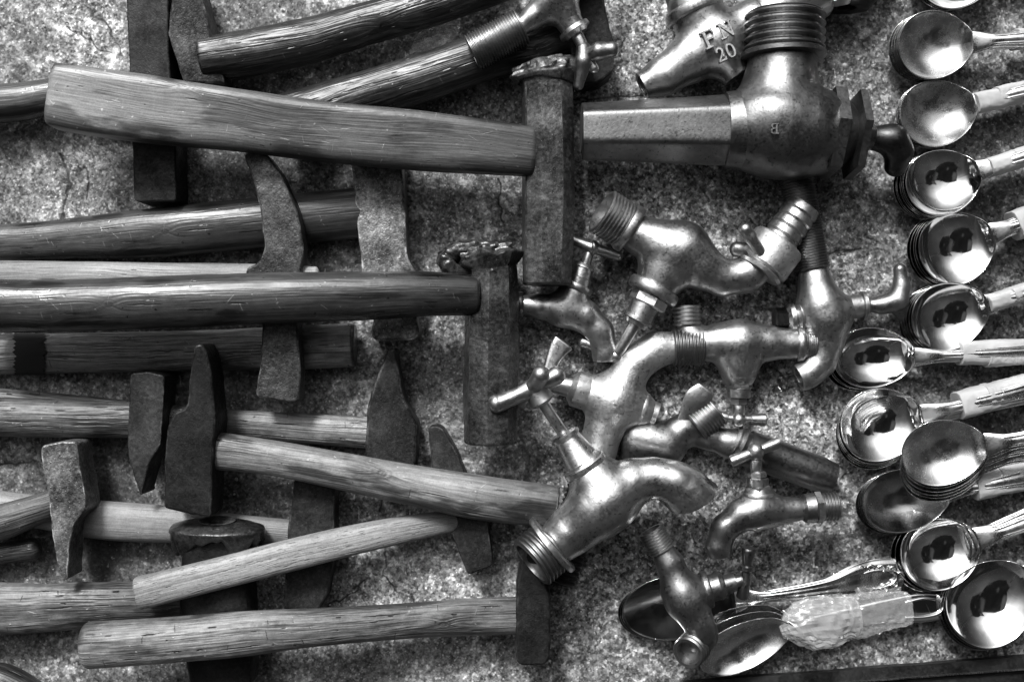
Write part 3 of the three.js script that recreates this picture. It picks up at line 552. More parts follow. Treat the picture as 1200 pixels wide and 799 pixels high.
{ const h = thing('wooden_handle', 'short dark rounded handle end at the left edge below the bright pitted head', 'tool handle');
  handle(h, [[-50, 640, 676, 16], [0, 636, 662, 16], [38, 630, 656, 16]], woodOld, { seed: 25, cap1: 9 }); }
{ const h = thing('wooden_handle', 'dark handle just showing in the bottom left corner', 'tool handle');
  handle(h, [[-60, 772, 812, 18], [0, 778, 822, 18], [40, 800, 842, 18]], woodOld, { seed: 26, cap1: 9 }); }

// ---------------------------------------------------------------- taps
function tap(label, name = 'brass_tap', category = 'tap') { return thing(name, label, category, 'old brass taps laid out on the stone'); }
const L = (a, b, r) => [[...a, r], [...b, r]];
function bar(parent, name, pts, mat, o = {}) { return mesh(name, cast([pts], { k: 4, cell: 1, noise: .1, ...o }), mat, parent); }

{ // the large beer-barrel valve
  const t = tap('largest dark tap with a long tapered spout and two wide hexagonal plates, top right', 'barrel_tap');
  const z = 62;
  mesh('body', cast([[[882, 152, z, 44], [890, 152, z, 47], [915, 152, z, 54], [945, 154, z, 50], [966, 155, z, 44]], [[908, 135, z, 50], [913, 105, z, 38], [916, 84, z, 35], [918, 66, z, 38]]], { k: 16, seed: 4 }), brassDark, t);
  mesh('spout', metalUV(sweep([[683, 154, z, 30, 30], [740, 153.5, z, 32.4, 32.4], [800, 153, z, 35.2, 35.2], [852, 152.5, z, 37.6, 37.6]], { hexr: 20, roll: .0, n: 96, m: 30, cap: 1.5, amp: .004 }), 3), brassSpout, t);
  mesh('bore', cyl([683, 154, z], [680.6, 154, z], 24), hollowShade, t);  // solid disc, its dark colour stands for the shade inside the spout
  mesh('collar', turned([849, 152, z], [880, 152, z], [[0, 0], [0, 41], [.15, 42], [1, 46], [1, 0]]), brassDark, t);
  mesh('threaded_outlet', thread([919, 62, z], [920, 16, z], 45, 5, { depth: .1 }), brassDark, t);
  mesh('flange', ringCollar([918, 69, z], [918, 61, z], 47), brassDark, t);
  mesh('hex_plate', hex([966, 155, z], [985, 157, z], 52, { phase: .3 }), brassDark, t);
  mesh('packing_thread', thread([985, 157, z], [998, 158, z], 30, 4, { bore: 0 }), brassBlack, t);
  mesh('hex_plate', hex([997, 158, z], [1009, 159, z], 51, { phase: .3 }), brassDark, t);
  mesh('gland', cyl([1008, 159, z], [1024, 161, z], 19, 14), brassDark, t);
  for (const [x, y] of [[976, 160], [1003, 157]]) mesh('bolt', cyl([x - 6, y + 4, z + 20], [x + 14, y + 4, z + 20], 6), brassBlack, t);
  bar(t, 'lever', [[1018, 161, z, 14], [1046, 164, z, 17], [1054, 178, z - 4, 15], [1050, 194, z - 12, 13]], brassBlack, { k: 8 });
  mesh('mark', letters('B', 908, 151, z + 53, 11, 0, true), brassOld, t);
}
{ // the FN 20 valve
  const t = tap('valve body with raised letters F N 20, behind the largest tap at top', 'brass_valve', 'valve');
  const z = 34;
  mesh('body', cast([[[750, 102, z, 16], [780, 88, z, 20], [810, 68, z, 26], [842, 50, z, 32], [880, 28, z, 24], [920, 4, z, 24]], [[830, 45, z, 26], [815, 12, z, 28], [812, 4, z, 28]], [[845, 60, z, 24], [868, 92, z, 18]]], { k: 14, cuts: [[[752, 101, z], [735, 110, z]], [[866, 89, z], [880, 110, z]]], cutR: 26, bores: [[[735, 110, z], [775, 90, z], 12]], seed: 9 }), brassMid, t);
  mesh('flange', ringCollar([816, 19, z], [811, 7, z], 34), brassMid, t);
  mesh('hex_nut', hex([810, 6, z], [804, -10, z], 27), brassMid, t);
  mesh('coupling', cyl([893, 22, z + 4], [960, -14, z + 4], 31, 33), brassBright, t);
  mesh('lettering', mergeGeometries([letters('F', 830, 47, z + 30.5, 20, -.42, false, 6), letters('N', 850, 36, z + 29.5, 18, -.42, false, 6), letters('20', 850, 63, z + 29.5, 15, -.42, false, 6)]), brassMid, t);
}
{ const t = tap('dark spout mouth at the top edge, right of the largest tap');
  mesh('body', cast([[[1040, -30, 24, 14], [1000, 2, 24, 18], [976, 2, 22, 18], [960, -20, 24, 14]]], { cuts: [[[985, 12, 22], [985, 40, 22]]], cutR: 50, bores: [[[992, 0, 30], [992, 30, 30], 10]] }), brassBlack, t);
  mesh('nut', hex([975, 0, 40], [995, -4, 40], 9), brassBright, t); }
{ // small tap at top centre
  const t = tap('small bright tap with a long threaded inlet resting on a dark handle, top centre');
  const z = 72;
  mesh('threaded_inlet', thread([612, 31, z], [553, 62, z - 4], 21, 20, { depth: .1 }), brassOld, t);
  mesh('body', cast([[[610, 32, z, 11], [628, 18, z, 13], [645, 4, z, 20], [655, -12, z, 24], [700, -60, z, 20]], [[648, 0, z, 20], [662, 16, z, 15], [666, 22, z, 14]]], { k: 10 }), brassBright, t);
  mesh('bonnet', turned([663, 19, z], [677, 41, z], [[0, 0], [0, 15], [.1, 16], [.2, 15], [.6, 14], [.64, 18], [.82, 18.5], [.88, 15], [1, 12], [1, 0]]), brassBright, t);
  mesh('stem', cyl([676, 40, z], [686, 60, z], 7, 6), brassBright, t);
  bar(t, 'handle', [[684, 58, z, 9], [684, 72, z + 2, 10], [678, 100, z - 4, 6]], brassOld);
  bar(t, 'handle', [[686, 66, z, 9], [702, 60, z + 8, 10], [717, 58, z + 10, 9]], brassOld);
  bar(t, 'handle', [[686, 68, z, 8], [696, 80, z, 6]], brassBright);
}
{ // hose tap
  const t = tap('big smooth tap with a ribbed hose tail and union nut, upper centre right', 'hose_tap');
  const z = 46;
  mesh('body', cast([[[728, 262, z, 18], [752, 277, z, 20], [778, 288, z, 27], [800, 293, z, 31], [820, 312, z, 24], [848, 326, z, 18], [876, 322, z, 18], [895, 306, z, 19]], [[785, 300, z, 28], [776, 322, z, 25], [768, 336, z, 22]]], { k: 14, seed: 6 }), brassMid, t);
  mesh('threaded_inlet', thread([738, 268, z], [705, 247, z + 9], 27, 9, { bore: .84 }), brassMid, t);
  mesh('flange', ringCollar([742, 271, z], [733, 265, z], 28.5), brassMid, t);
  mesh('flange', ringCollar([769, 335, z], [763, 346, z], 30), brassMid, t);
  mesh('hex_nut', hex([763, 346, z], [757, 358, z], 22, { phase: .3 }), brassDusty, t);
  mesh('gland', turned([757, 357, z], [744, 381, z], [[0, 0], [0, 17], [.65, 16], [.68, 18], [.8, 18], [.83, 15], [1, 13], [1, 0]]), brassMid, t);
  mesh('stem', cyl([746, 377, z], [724, 414, z - 8], 7.5, 6.5), brassMid, t);
  bar(t, 'handle', [[722, 417, z - 12, 9], [706, 409, z - 16, 6], [684, 401, z - 20, 6.5]], brassMid);
  bar(t, 'handle', [[722, 417, z - 12, 9], [734, 424, z - 12, 6]], brassMid);
  mesh('union_nut', turned([888, 318, z], [914, 283, z], [[0, 0], [0, 27], [.08, 28.5], [.14, 26.5], [.2, 31], [.92, 31], [1, 29], [1, 0]], { seg: 48 }), brassDusty, t);
  { const p = [[0, 0], [0, 22]]; for (let i = 0; i < 5; i++) p.push([i / 5 + .02, 20], [i / 5 + .03, 21.5 - i * .3], [i / 5 + .17, 20.4 - i * .3], [i / 5 + .19, 18.6]); p.push([1, 19], [1, 16], [.7, 15], [.7, 0]);
    mesh('hose_tail', turned([911, 286, z], [943, 241, z], p, { crease: .4 }), brassMid, t); }
  bar(t, 'latch', [[864, 292, z + 2, 9], [878, 294, z + 8, 9], [890, 300, z + 10, 8]], brassDark);
  bar(t, 'pin', [[890, 294, z + 26, 7], [880, 278, z + 32, 7], [874, 269, z + 34, 8]], brassMid);
}
{ // small tap beside the hammer
  const t = tap('small smooth tap with a thin bar handle, left of the big hose tap');
  const z = 32;
  mesh('body', cast([[[612, 357, z, 11], [634, 359, z, 13], [660, 362, z, 19], [684, 370, z, 17], [703, 388, z, 14.5], [709, 410, z - 2, 13], [708, 434, z - 4, 12.5]], [[664, 362, z, 18], [672, 344, z, 15], [675, 338, z, 14]]], { k: 10, cuts: [[[708, 424, z - 3], [708, 440, z - 3]]], cutR: 22, bores: [[[708, 440, z - 3], [709, 412, z - 3], 9]], seed: 3 }), brassMid, t);
  mesh('flange', ringCollar([606, 357, z], [613, 357, z], 15), brassDark, t);
  mesh('flange', ringCollar([674, 340, z], [677, 333, z], 19), brassMid, t);
  mesh('bonnet', turned([677, 333, z], [686, 309, z], [[0, 0], [0, 14], [.3, 14], [.35, 12.5], [.75, 12], [.8, 13], [.9, 12], [1, 9], [1, 0]]), brassMid, t);
  mesh('stem', cyl([686, 311, z], [692, 292, z], 5.5), brassMid, t);
  bar(t, 'handle', [[668, 280, z + 2, 5.5], [694, 290, z + 4, 6], [694.5, 290, z + 4, 9]], brassMid);
  bar(t, 'handle', [[694, 290, z + 4, 7], [725, 300, z + 4, 5.5]], brassMid);
}
{ // right tap with long thread
  const t = tap('tap with a long fine-threaded pipe at top and lever at right, beside the spoons');
  const z = 28;
  mesh('threaded_inlet', thread([953, 316, z], [931, 196, z - 4], 20, 38, { depth: .07 }), brassDark, t);
  mesh('body', cast([[[953, 312, z, 15], [956, 332, z, 17], [962, 358, z, 26], [968, 376, z, 27], [968, 400, z, 18], [962, 424, z, 15.5], [946, 438, z, 15], [924, 448, z - 2, 15]], [[962, 362, z, 20], [990, 361, z, 14]]], { k: 12, cuts: [[[936, 443, z], [916, 452, z]]], cutR: 24, bores: [[[916, 452, z], [950, 436, z], 11]], seed: 8 }), brassMid, t);
  mesh('boss', turned([982, 361, z], [1018, 358, z], [[0, 0], [0, 17], [.12, 18], [.2, 14], [.75, 13.5], [.78, 17], [.9, 17], [1, 11], [1, 0]]), brassMid, t);
  bar(t, 'lever', [[1014, 358, z, 8], [1036, 357, z + 2, 9], [1052, 352, z + 4, 11], [1057, 336, z + 4, 8], [1055, 316, z + 4, 7.5]], brassOld, { k: 9 });
  bar(t, 'lever', [[1050, 356, z + 2, 10], [1062, 372, z - 10, 8]], brassOld, { k: 9 });
  mesh('packing_nut', turned([940, 371, z], [922, 373, z], [[0, 0], [0, 16], [.2, 17], [.4, 14], [.55, 17], [.8, 16], [1, 12], [1, 0]]), brassMid, t);
  mesh('hex_nut', hex([925, 373, z], [907, 374, z], 13), brassBlack, t);
}
{ // cross tap
  const t = tap('four-way tap with a thick arched arm and wide threaded end, centre right', 'cross_tap');
  const z = 30;
  mesh('body', cast([[[792, 406, z, 18], [768, 410, z, 18], [745, 426, z, 18.5], [730, 450, z, 21], [718, 472, z, 27], [708, 502, z, 20], [700, 530, z, 19], [692, 560, z - 4, 19]], [[720, 468, z, 26], [690, 459, z, 20]], [[722, 470, z, 25], [752, 480, z, 19]]], { k: 14, seed: 5 }), brassDusty, t);
  mesh('threaded_end', thread([788, 407, z + 2], [824, 406, z + 2], 22, 9), brassOld, t);
  mesh('boss', turned([692, 461, z], [668, 453, z], [[0, 0], [0, 20], [.1, 21], [.75, 21], [.85, 18], [1, 14], [1, 0]]), brassDusty, t);
  mesh('neck', cyl([671, 454, z], [648, 449, z], 12.5, 11), brassMid, t);
  mesh('lever', metalUV(sweep([[660, 402, z + 6, 13, 4], [654, 410, z + 6, 11, 4], [647, 424, z + 5, 8.5, 5], [644, 440, z + 4, 9, 6], [650, 452, z, 10, 8]], { e: 3, m: 40, amp: .03, cap: 2 }), 2), brassBright, t);
  mesh('ring', ringCollar([748, 478, z], [756, 481, z], 20), brassDusty, t);
  mesh('plug', cyl([756, 481, z], [770, 486, z], 14), brassDusty, t);
  mesh('threaded_inlet', thread([688, 572, z - 8], [652, 680, z - 8], 23, 19, { depth: .08 }), brassBlack, t);
}
{ // T-shaped tap with handle hanging down
  const t = tap('T-shaped tap with a bar handle pointing down and threaded right end, beside the arched arm');
  const z = 32;
  mesh('body', cast([[[820, 404, z, 18], [845, 402, z, 21], [868, 401, z, 24], [895, 402, z, 19], [938, 403, z, 18]], [[866, 405, z, 24], [866, 428, z, 21], [866, 440, z, 17]], [[822, 402, z, 13], [808, 388, z, 11], [806, 378, z, 11]]], { k: 12, seed: 7 }), brassMid, t);
  mesh('threaded_nipple', thread([806, 382, z], [805, 358, z], 16.5, 5), brassMid, t);
  mesh('flange', ringCollar([933, 403, z], [941, 403, z], 20.5), brassMid, t);
  mesh('threaded_end', thread([940, 403, z], [955, 404, z], 16.5, 5), brassMid, t);
  mesh('flange', ringCollar([866, 438, z], [866, 443, z], 19.5), brassMid, t);
  mesh('hex_nut', hex([866, 443, z], [866, 456, z], 16, { phase: .5 }), brassMid, t);
  mesh('gland', cyl([866, 455, z], [866, 466, z], 13.5), brassMid, t);
  mesh('hex_nut', hex([866, 466, z], [866, 474, z], 10.5, { phase: .2 }), brassMid, t);
  mesh('stem', cyl([866, 473, z], [866, 488, z], 7), brassMid, t);
  bar(t, 'hub', [[866, 491, z, 8.5], [866, 492, z + 2, 8.5]], brassMid);
  mesh('handle', turned([862, 491, z], [840, 488, z], [[0, 0], [0, 5], [.4, 4.6], [.45, 5.8], [.9, 6.6], [1, 5.5], [1, 0]]), brassMid, t);
  mesh('handle', turned([870, 491, z], [898, 492, z], [[0, 0], [0, 5], [.35, 4.8], [.4, 6], [.95, 7.4], [1, 6.4], [1, 0]]), brassMid, t);
}
{ // tap lying behind with disc lever and tube
  const t = tap('dark tap with a round paddle lever and plain tube outlet behind the foreground tap');
  const z = 26;
  mesh('body', cast([[[742, 514, z, 15], [760, 516, z, 22], [780, 520, z, 24], [800, 503, z, 16], [818, 492, z, 14]], [[800, 505, z, 14], [830, 512, z, 13], [856, 520, z, 15], [868, 520, z, 17]], [[748, 512, z, 15], [740, 540, z - 6, 14]]], { k: 10, seed: 11 }), brassOld, t);
  mesh('paddle', metalUV(sweep([[796, 506, z + 6, 8, 4], [806, 484, z + 14, 10, 3.5], [817, 469, z + 18, 16, 3.5], [827, 457, z + 19, 12, 3]], { e: 2, m: 40, cap: 3, amp: .02 }), 2), brassMid, t);
  mesh('threaded_end', thread([815, 500, z + 6], [840, 480, z + 6], 20, 8), brassOld, t);
  mesh('collar', turned([858, 516, z], [880, 527, z], [[0, 0], [0, 17], [.15, 20], [.3, 17], [.45, 21], [.6, 18], [1, 17], [1, 0]]), brassOld, t);
  mesh('tube', turned([876, 525, z], [976, 561, z], [[0, 0], [0, 21], [.85, 20.5], [.93, 19], [1, 18.6], [1, 15], [.8, 14], [.8, 0]]), brassDark, t);
}
{ // small tap lower right
  const t = tap('small dark tap with a ball-centred bar handle and hex nut on its right inlet');
  const z = 58;
  mesh('body', cast([[[847, 662, z - 8, 12], [842, 640, z - 4, 13], [850, 618, z, 14], [870, 603, z, 17], [890, 598, z, 20], [908, 598, z, 16], [930, 597, z, 11.5], [948, 596, z, 12]], [[890, 596, z, 19], [889, 580, z, 16]]], { k: 10, cuts: [[[845, 652, z - 6], [847, 670, z - 6]]], cutR: 22, seed: 12 }), brassOld, t);
  mesh('flange', ringCollar([889, 587, z], [889, 577, z], 18.5), brassMid, t);
  mesh('hex_nut', hex([889, 578, z], [888, 569, z], 15), brassMid, t);
  mesh('gland', cyl([888, 570, z], [888, 560, z], 12.5), brassOld, t);
  mesh('hex_nut', hex([888, 560, z], [887, 553, z], 10.5, { phase: .3 }), brassMid, t);
  mesh('stem', cyl([887, 554, z], [886, 538, z + 2], 6.5), brassMid, t);
  bar(t, 'hub', [[886, 529, z + 4, 10], [886, 530, z + 4, 10]], brassMid);
  mesh('handle', cyl([884, 530, z + 4], [857, 541, z + 4], 5.6, 6.8), brassMid, t);
  mesh('handle', cyl([888, 529, z + 4], [914, 518, z + 4], 5.4, 6.2), brassMid, t);
  mesh('collar', turned([940, 596, z], [956, 595, z], [[0, 0], [0, 13], [.2, 16], [.9, 17], [1, 14], [1, 0]]), brassOld, t);
  mesh('hex_nut', hex([955, 595, z], [964, 594, z], 18, { phase: .2 }), brassMid, t);
  mesh('threaded_inlet', thread([963, 594, z], [982, 593, z], 16, 5), brassOld, t);
}
{ // foreground bib tap
  const t = tap('large shiny bib tap with cross handle on a long stem, foreground centre', 'bib_tap');
  const z = 78;
  mesh('body', cast([[[648, 640, z - 6, 25], [672, 620, z - 4, 26], [698, 597, z, 33], [716, 580, z, 35], [742, 564, z, 24], [768, 559, z, 20], [790, 565, z, 22], [806, 577, z - 6, 26], [822, 596, z - 14, 36]], [[708, 585, z, 34], [694, 556, z, 25], [688, 547, z, 21]]], { k: 13, cuts: [[[806, 588, z - 8], [815, 605, z - 14]]], cutR: 75, bores: [[[816, 606, z - 12], [798, 574, z - 4], 16]], seed: 1 }), brassBright, t);
  mesh('flange', ringCollar([650, 636, z - 6], [644, 641, z - 6], 37), brassBright, t);
  mesh('threaded_inlet', thread([646, 640, z - 6], [622, 660, z + 3], 31, 6, { bore: .78 }), brassOld, t);
  mesh('collar', ringCollar([689, 551, z], [684, 543, z], 26), brassBright, t);
  mesh('bonnet', turned([685, 545, z], [660, 507, z], [[0, 0], [0, 21], [.12, 21.5], [.2, 19.5], [.8, 15], [.86, 17], [.93, 17], [1, 13], [1, 0]]), brassBright, t);
  mesh('stem', cyl([663, 512, z], [631, 464, z + 4], 6.2), brassBright, t);
  mesh('hub', turned([637, 473, z + 3], [620, 446, z + 6], [[0, 0], [0, 10], [.12, 15], [.5, 12], [.8, 12], [1, 8], [1, 0]]), brassMid, t);
  const hub = [624, 455, z + 6];
  bar(t, 'handle_arm', [[...hub, 12], [600, 466, z + 8, 8], [586, 472, z + 9, 8.5], [582, 473, z + 9, 10.5]], brassMid, { k: 7 });
  bar(t, 'handle_arm', [[...hub, 11], [644, 444, z + 2, 8], [652, 440, z, 11]], brassMid, { k: 7 });
  bar(t, 'handle_arm', [[...hub, 11], [630, 446, z + 22, 8], [634, 439, z + 30, 10.5]], brassMid, { k: 7 });
  bar(t, 'handle_arm', [[...hub, 11], [614, 462, z - 10, 8], [608, 466, z - 22, 10]], brassMid, { k: 7 });
}
{ // small tap on the oval spoon
  const t = tap('small tap lying across the dark oval spoon at bottom, threaded spout facing down');
  const z = 46;
  mesh('threaded_inlet', thread([777, 645, z], [763, 621, z], 15.5, 8), brassMid, t);
  mesh('body', cast([[[776, 642, z, 13], [786, 662, z, 14], [797, 690, z, 20], [805, 705, z, 22], [818, 728, z, 16], [825, 744, z - 4, 14.5], [818, 754, z - 8, 15]], [[804, 698, z, 20], [826, 692, z, 16]]], { k: 12, seed: 14 }), brassOld, t);
  mesh('threaded_spout', thread([817, 754, z - 8], [806, 766, z + 14], 18.5, 4, { bore: .74 }), brassOld, t);
  mesh('flange', ringCollar([824, 692, z], [832, 690, z], 21), brassOld, t);
  mesh('bonnet', turned([830, 690, z], [862, 682, z], [[0, 0], [0, 16], [.3, 15], [.4, 16], [.55, 14], [.6, 11], [1, 10], [1, 0]]), brassOld, t);
  mesh('stem', cyl([858, 683, z], [874, 679, z], 7), brassOld, t);
  mesh('handle', turned([874, 684, z + 2], [878, 642, z + 8], [[0, 0], [0, 6], [.35, 5], [.4, 8], [.5, 8], [.53, 5.5], [.95, 8], [1, 7], [1, 0]]), brassDark, t);
  mesh('handle', cyl([874, 680, z + 2], [870, 700, z - 4], 6, 7), brassDark, t);
}

// ---------------------------------------------------------------- spoons
// one spoon along +x, its rim at y = 0: bowl a long and b wide, d deep; the handle ends at x = hl
function spoonMeshes(o) {
  const { a, b, d, hl } = o, th = 1.3, nr = 22, na = 72, egg = o.egg ?? .1;
  const surf = (s, f, off) => { const x = a * Math.cos(f) * s, w = 1 - egg * Math.cos(f) * s * (o.flip ? -1 : 1); let y = -d * (1 - s ** 2.3); y += 5 * sstep(.72, 1, s * Math.cos(f)); return [x, y - off, b * Math.sin(f) * s * w]; };
  const pos = [], uv = [], rows = [];
  for (let j = 0; j <= nr; j++) rows.push([Math.max(.001, j / nr), 0]);
  rows.push([1.015, th * .5]);
  for (let j = nr; j >= 0; j--) rows.push([Math.max(.001, j / nr), th]);
  for (const [s, off] of rows) for (let k = 0; k <= na; k++) { const p = surf(s, k / na * 2 * Math.PI, off); pos.push(...p); uv.push(p[0] * S / .08, p[2] * S / .08 + off * .1); }
  const bowl = fixWinding(grid(pos, uv, na + 1, rows.length)); bowl.computeVertexNormals();
  const hp = [], hu = [], m = 60, n = 44, w = o.hw || [12, 7, 7.5, 9, 11, 13, 10];
  for (let i = 0; i <= m; i++) {
    const t = i / m, x = mix(a - 1.5, hl, t), W = crom(w, t) * (t > .97 ? Math.sqrt(Math.max(.02, 1 - ((t - .97) / .03) ** 2)) : 1), y = 3.2 + (o.arch ?? 8) * Math.sin(Math.min(1, t * 1.25) * Math.PI * .8) * 1 - (o.fall ?? 6) * t * t, T = mix(.7, 1.5, sstep(0, .12, t));
    for (let k = 0; k <= n; k++) { const f = k / n * 2 * Math.PI - Math.PI / 2, C = Math.cos(f), D = Math.sin(f); hp.push(x, y + Math.sign(D) * Math.abs(D) ** .8 * T + (D > 0 ? (1 - C * C) * 1.6 + .5 * Math.cos(C * 11) * sstep(.1, .2, t) : 0), Math.sign(C) * Math.abs(C) ** .7 * W); hu.push(x * S / .08, C * W * S / .08 + (D > 0 ? 0 : .3)); }
  }
  const hand = fixWinding(grid(hp, hu, n + 1, m + 1)); hand.computeVertexNormals();
  return { bowl, hand };
}
function makeSpoon(o, mat, label, name = 'spoon') {
  const t = thing(name, label, 'spoon', o.group), q = spoonMeshes(o);
  mesh('bowl', q.bowl, mat, t); mesh('handle', q.hand, o.hmat || silverHandle, t);
  return t;
}
function place(t, x, y, z, ang, tilt = 0, rollX = 0) { const p = P(x, y, z).multiplyScalar(S); t.position.copy(p); t.rotation.set(0, 0, 0); t.rotation.order = 'YZX'; t.rotation.y = -ang; t.rotation.z = tilt; t.rotation.x = rollX; }
// a nested stack: the top spoon's bowl centre, its turn, and how each lower spoon peeps out
function stack(o) {
  const ang = Math.atan2(o.to[1] - o.at[1], o.to[0] - o.at[0]), step = o.step || 4, d = o.d || 17, n = o.n;
  const top = makeSpoon({ a: o.a, b: o.b, d, hl: o.hl || 190, egg: o.egg, hw: o.hw, arch: o.arch, fall: o.fall, group: 'spoons in nested stacks along the right side' }, o.mat, 'top ' + o.label);
  const base = (o.z0 || 0) + d + 2, hv = k => hash(Math.round(o.at[0]), Math.round(o.at[1]), k) - .5;
  o.tilt = (o.tilt || 0) + (o.wrap ? 0 : hv(1) * .1); o.roll = (o.roll || 0) + hv(2) * .22;
  place(top, o.at[0], o.at[1], base + (n - 1) * step, ang, o.tilt || 0, o.roll || 0);
  for (let i = 1; i < n; i++) {
    const c = top.clone(); c.name = numbered('spoon'); c.userData = { label: 'lower ' + o.label, category: 'spoon', group: 'lower spoons: ' + o.label };
    scene.add(c);
    const r = hash(i, Math.round(o.at[1]), 3) - .5, r2 = hash(i, Math.round(o.at[1]), 5) - .5;
    place(c, o.at[0] + (o.dx ?? -2.2) * i + r * 1.5, o.at[1] + (o.dy ?? .8) * i + r2 * 1.5, base + (n - 1 - i) * step, ang + r * (o.fan ?? .05), o.tilt || 0, o.roll || 0);
  }
  if (o.wrap) {
    const [w0, w1, hw] = o.wrap, dir = [Math.cos(ang), Math.sin(ang)], zt = base + (n - 1) * step + 2;
    const w = thing('paper_wrap', o.wrapLabel, 'paper wrap', 'wraps round the spoon handles'), st = [];
    for (let i = 0; i <= 5; i++) { const s = mix(w0, w1, i / 5); st.push([o.at[0] + dir[0] * s, o.at[1] + dir[1] * s, zt - n * step * .5 + 5 - i * 1.4, hw * (1 + .05 * Math.sin(i * 2.3 + o.at[1])), n * step * .5 + 6]); }
    mesh('sleeve', metalUV(sweep(st, { e: 2.7, amp: .07, freq: .04, seed: Math.round(o.at[1]) % 40, m: 110, n: 90, cap: 1, extra: wrinkle(Math.round(o.at[1]) % 23) }), 1), paper, w);
    mesh('loose_flap', metalUV(sweep([st[1], st[2], st[3]].map(q => [q[0] + 3, q[1] - (o.flap ?? 3), q[2] + 1, hw * .9, q[4]]), { e: 2.7, amp: .1, freq: .06, seed: 9 + Math.round(o.at[1]) % 31, m: 60, n: 90, cap: 1, extra: wrinkle(2 + Math.round(o.at[1]) % 19) }), 2), paper, w);
  }
  return top;
}
stack({ at: [1120, -34], to: [1240, -60], a: 46, b: 43, n: 4, mat: silverBright, label: 'spoon of the stack cut off by the top edge' });
stack({ at: [1097, 52], to: [1200, 46], a: 42, b: 38, n: 5, mat: silverWorn, dx: -3, dy: 1.2, label: 'spoon of the uppermost whole stack, by the top right corner', wrap: [93, 200, 11], wrapLabel: 'white paper round the handles of the uppermost whole spoon stack' });
stack({ at: [1100, 132], to: [1200, 108], a: 43, b: 38, n: 4, mat: silverDull, dx: -1.6, dy: .6, label: 'dull spoon of the second whole stack from the top', wrap: [44, 160, 12], wrapLabel: 'white tape round the handles of the dull second stack' });
stack({ at: [1106, 213], to: [1200, 184], a: 42, b: 37, n: 7, mat: silverBright, dx: -2.6, dy: 1, label: 'spoon of the stack just right of the black lever', wrap: [52, 190, 11], wrapLabel: 'narrow white wrap on the handles right of the black lever' });
stack({ at: [1122, 290], to: [1200, 260], a: 43, b: 41, n: 5, mat: silverBright, dx: -3.6, dy: .8, fan: .14, hw: [12, 7, 8, 10, 12, 14, 10], label: 'spoon with fanned handles in the fourth whole stack from top', wrap: [72, 200, 17], wrapLabel: 'wide white wrap round the fanned handles of the fourth stack' });
stack({ at: [1114, 370], to: [1200, 343], a: 44, b: 38, n: 6, mat: silverBright, dx: -3, dy: .6, label: 'spoon of the stack right of the thin lever tap', wrap: [44, 170, 10], wrapLabel: 'thin pale wrap on the handles above the long flat wrap' });
stack({ at: [1025, 419], to: [1200, 411], a: 46, b: 34, n: 4, mat: silverBright, dx: -4, dy: 1, d: 18, hw: [10, 5, 5.5, 6, 8, 10, 9], hl: 260, label: 'mirror-bright spoon of the stack farthest to the left', wrap: [100, 240, 14], flap: -4, wrapLabel: 'long flat white paper wrap on the leftmost spoon stack' });
stack({ at: [1034, 497], to: [1200, 456], a: 47, b: 41, n: 5, mat: silverBright, dx: -1.4, dy: 2.2, d: 20, hl: 260, label: 'big round spoon of the stack in the middle right', wrap: [92, 240, 16], wrapLabel: 'scratched translucent wrap on the big round spoons' });
stack({ at: [1062, 586], to: [1200, 558], a: 50, b: 35, n: 4, mat: silverSoft, dx: -2.4, dy: .6, label: 'dark oval spoon of the stack partly covered by another stack', wrap: [82, 220, 16], wrapLabel: 'grey plastic sleeve on the dark oval spoons' });
stack({ at: [1107, 530], to: [1200, 510], a: 46, b: 36, n: 6, z0: 26, mat: silverWorn, dx: -.6, dy: 3.8, step: 5, tilt: .05, roll: .12, fan: .05, hw: [13, 8, 8, 9, 11, 12, 10], label: 'matt spoon of the stack lying on top of another stack' });
stack({ at: [1103, 648], to: [1200, 612], a: 46, b: 40, n: 3, mat: silverBright, dx: -5.5, dy: .6, d: 19, fan: .1, hw: [12, 8, 9, 10, 12, 13, 10], label: 'deep shiny spoon above the bottom right corner stack' });
stack({ at: [1164, 706], to: [1226, 658], a: 54, b: 46, n: 4, mat: silverBright, dx: -3, dy: .8, d: 22, label: 'largest bright spoon in the bottom right corner' });

{ // oval serving spoon with the ornate handle
  const t = makeSpoon({ a: 66, b: 37, d: 16, hl: 262, egg: .02, hw: [16, 7, 7.5, 9, 12, 20, 22, 18], hmat: silverWorn, arch: 14, fall: 10 }, silverDark, 'large oval serving spoon with an ornate scrolled handle, under the small tap', 'serving_spoon');
  place(t, 796, 711, 19, Math.atan2(-38, 255), .0);
  const deco = [], zz = 20;
  const cir = (x, z, r, tube = 1.1, arc = 5) => { const g = new THREE.TorusGeometry(r * S, tube * S, 8, 28, arc); g.rotateX(Math.PI / 2); g.rotateY(x); g.translate(x * S, 0, z * S); deco.push(g); };
  const oval = new THREE.TorusGeometry(13 * S, 1.3 * S, 8, 48); oval.rotateX(Math.PI / 2); oval.scale(1.9, 1, .8); oval.translate(228 * S, 0, 0); deco.push(oval);
  for (let i = 0; i < 7; i++) for (const s of [-1, 1]) cir(176 + i * 12, s * (6 + 8 * Math.sin(i / 6.5 * Math.PI)), 3.6);
  cir(166, 0, 4); cir(174, 4, 3); cir(158, -3, 3); cir(184, -3, 3.4); cir(256, 0, 4);
  const g = mergeGeometries(deco.map(q => q.index ? q.toNonIndexed() : q)); g.translate(0, 8.5 * S, 0);
  mesh('scrollwork', g, silverBright, t);
  for (let i = 1; i < 3; i++) { const c = t.clone(); c.name = numbered('serving_spoon'); c.userData = { label: 'oval serving spoon nested beneath the ornate one, only its rim showing', category: 'spoon', group: 'oval spoons under the ornate one' }; scene.add(c); place(c, 796 - 2.4 * i, 711 + .5 * i, 19 - i * 4.5, Math.atan2(-38, 255)); }
}
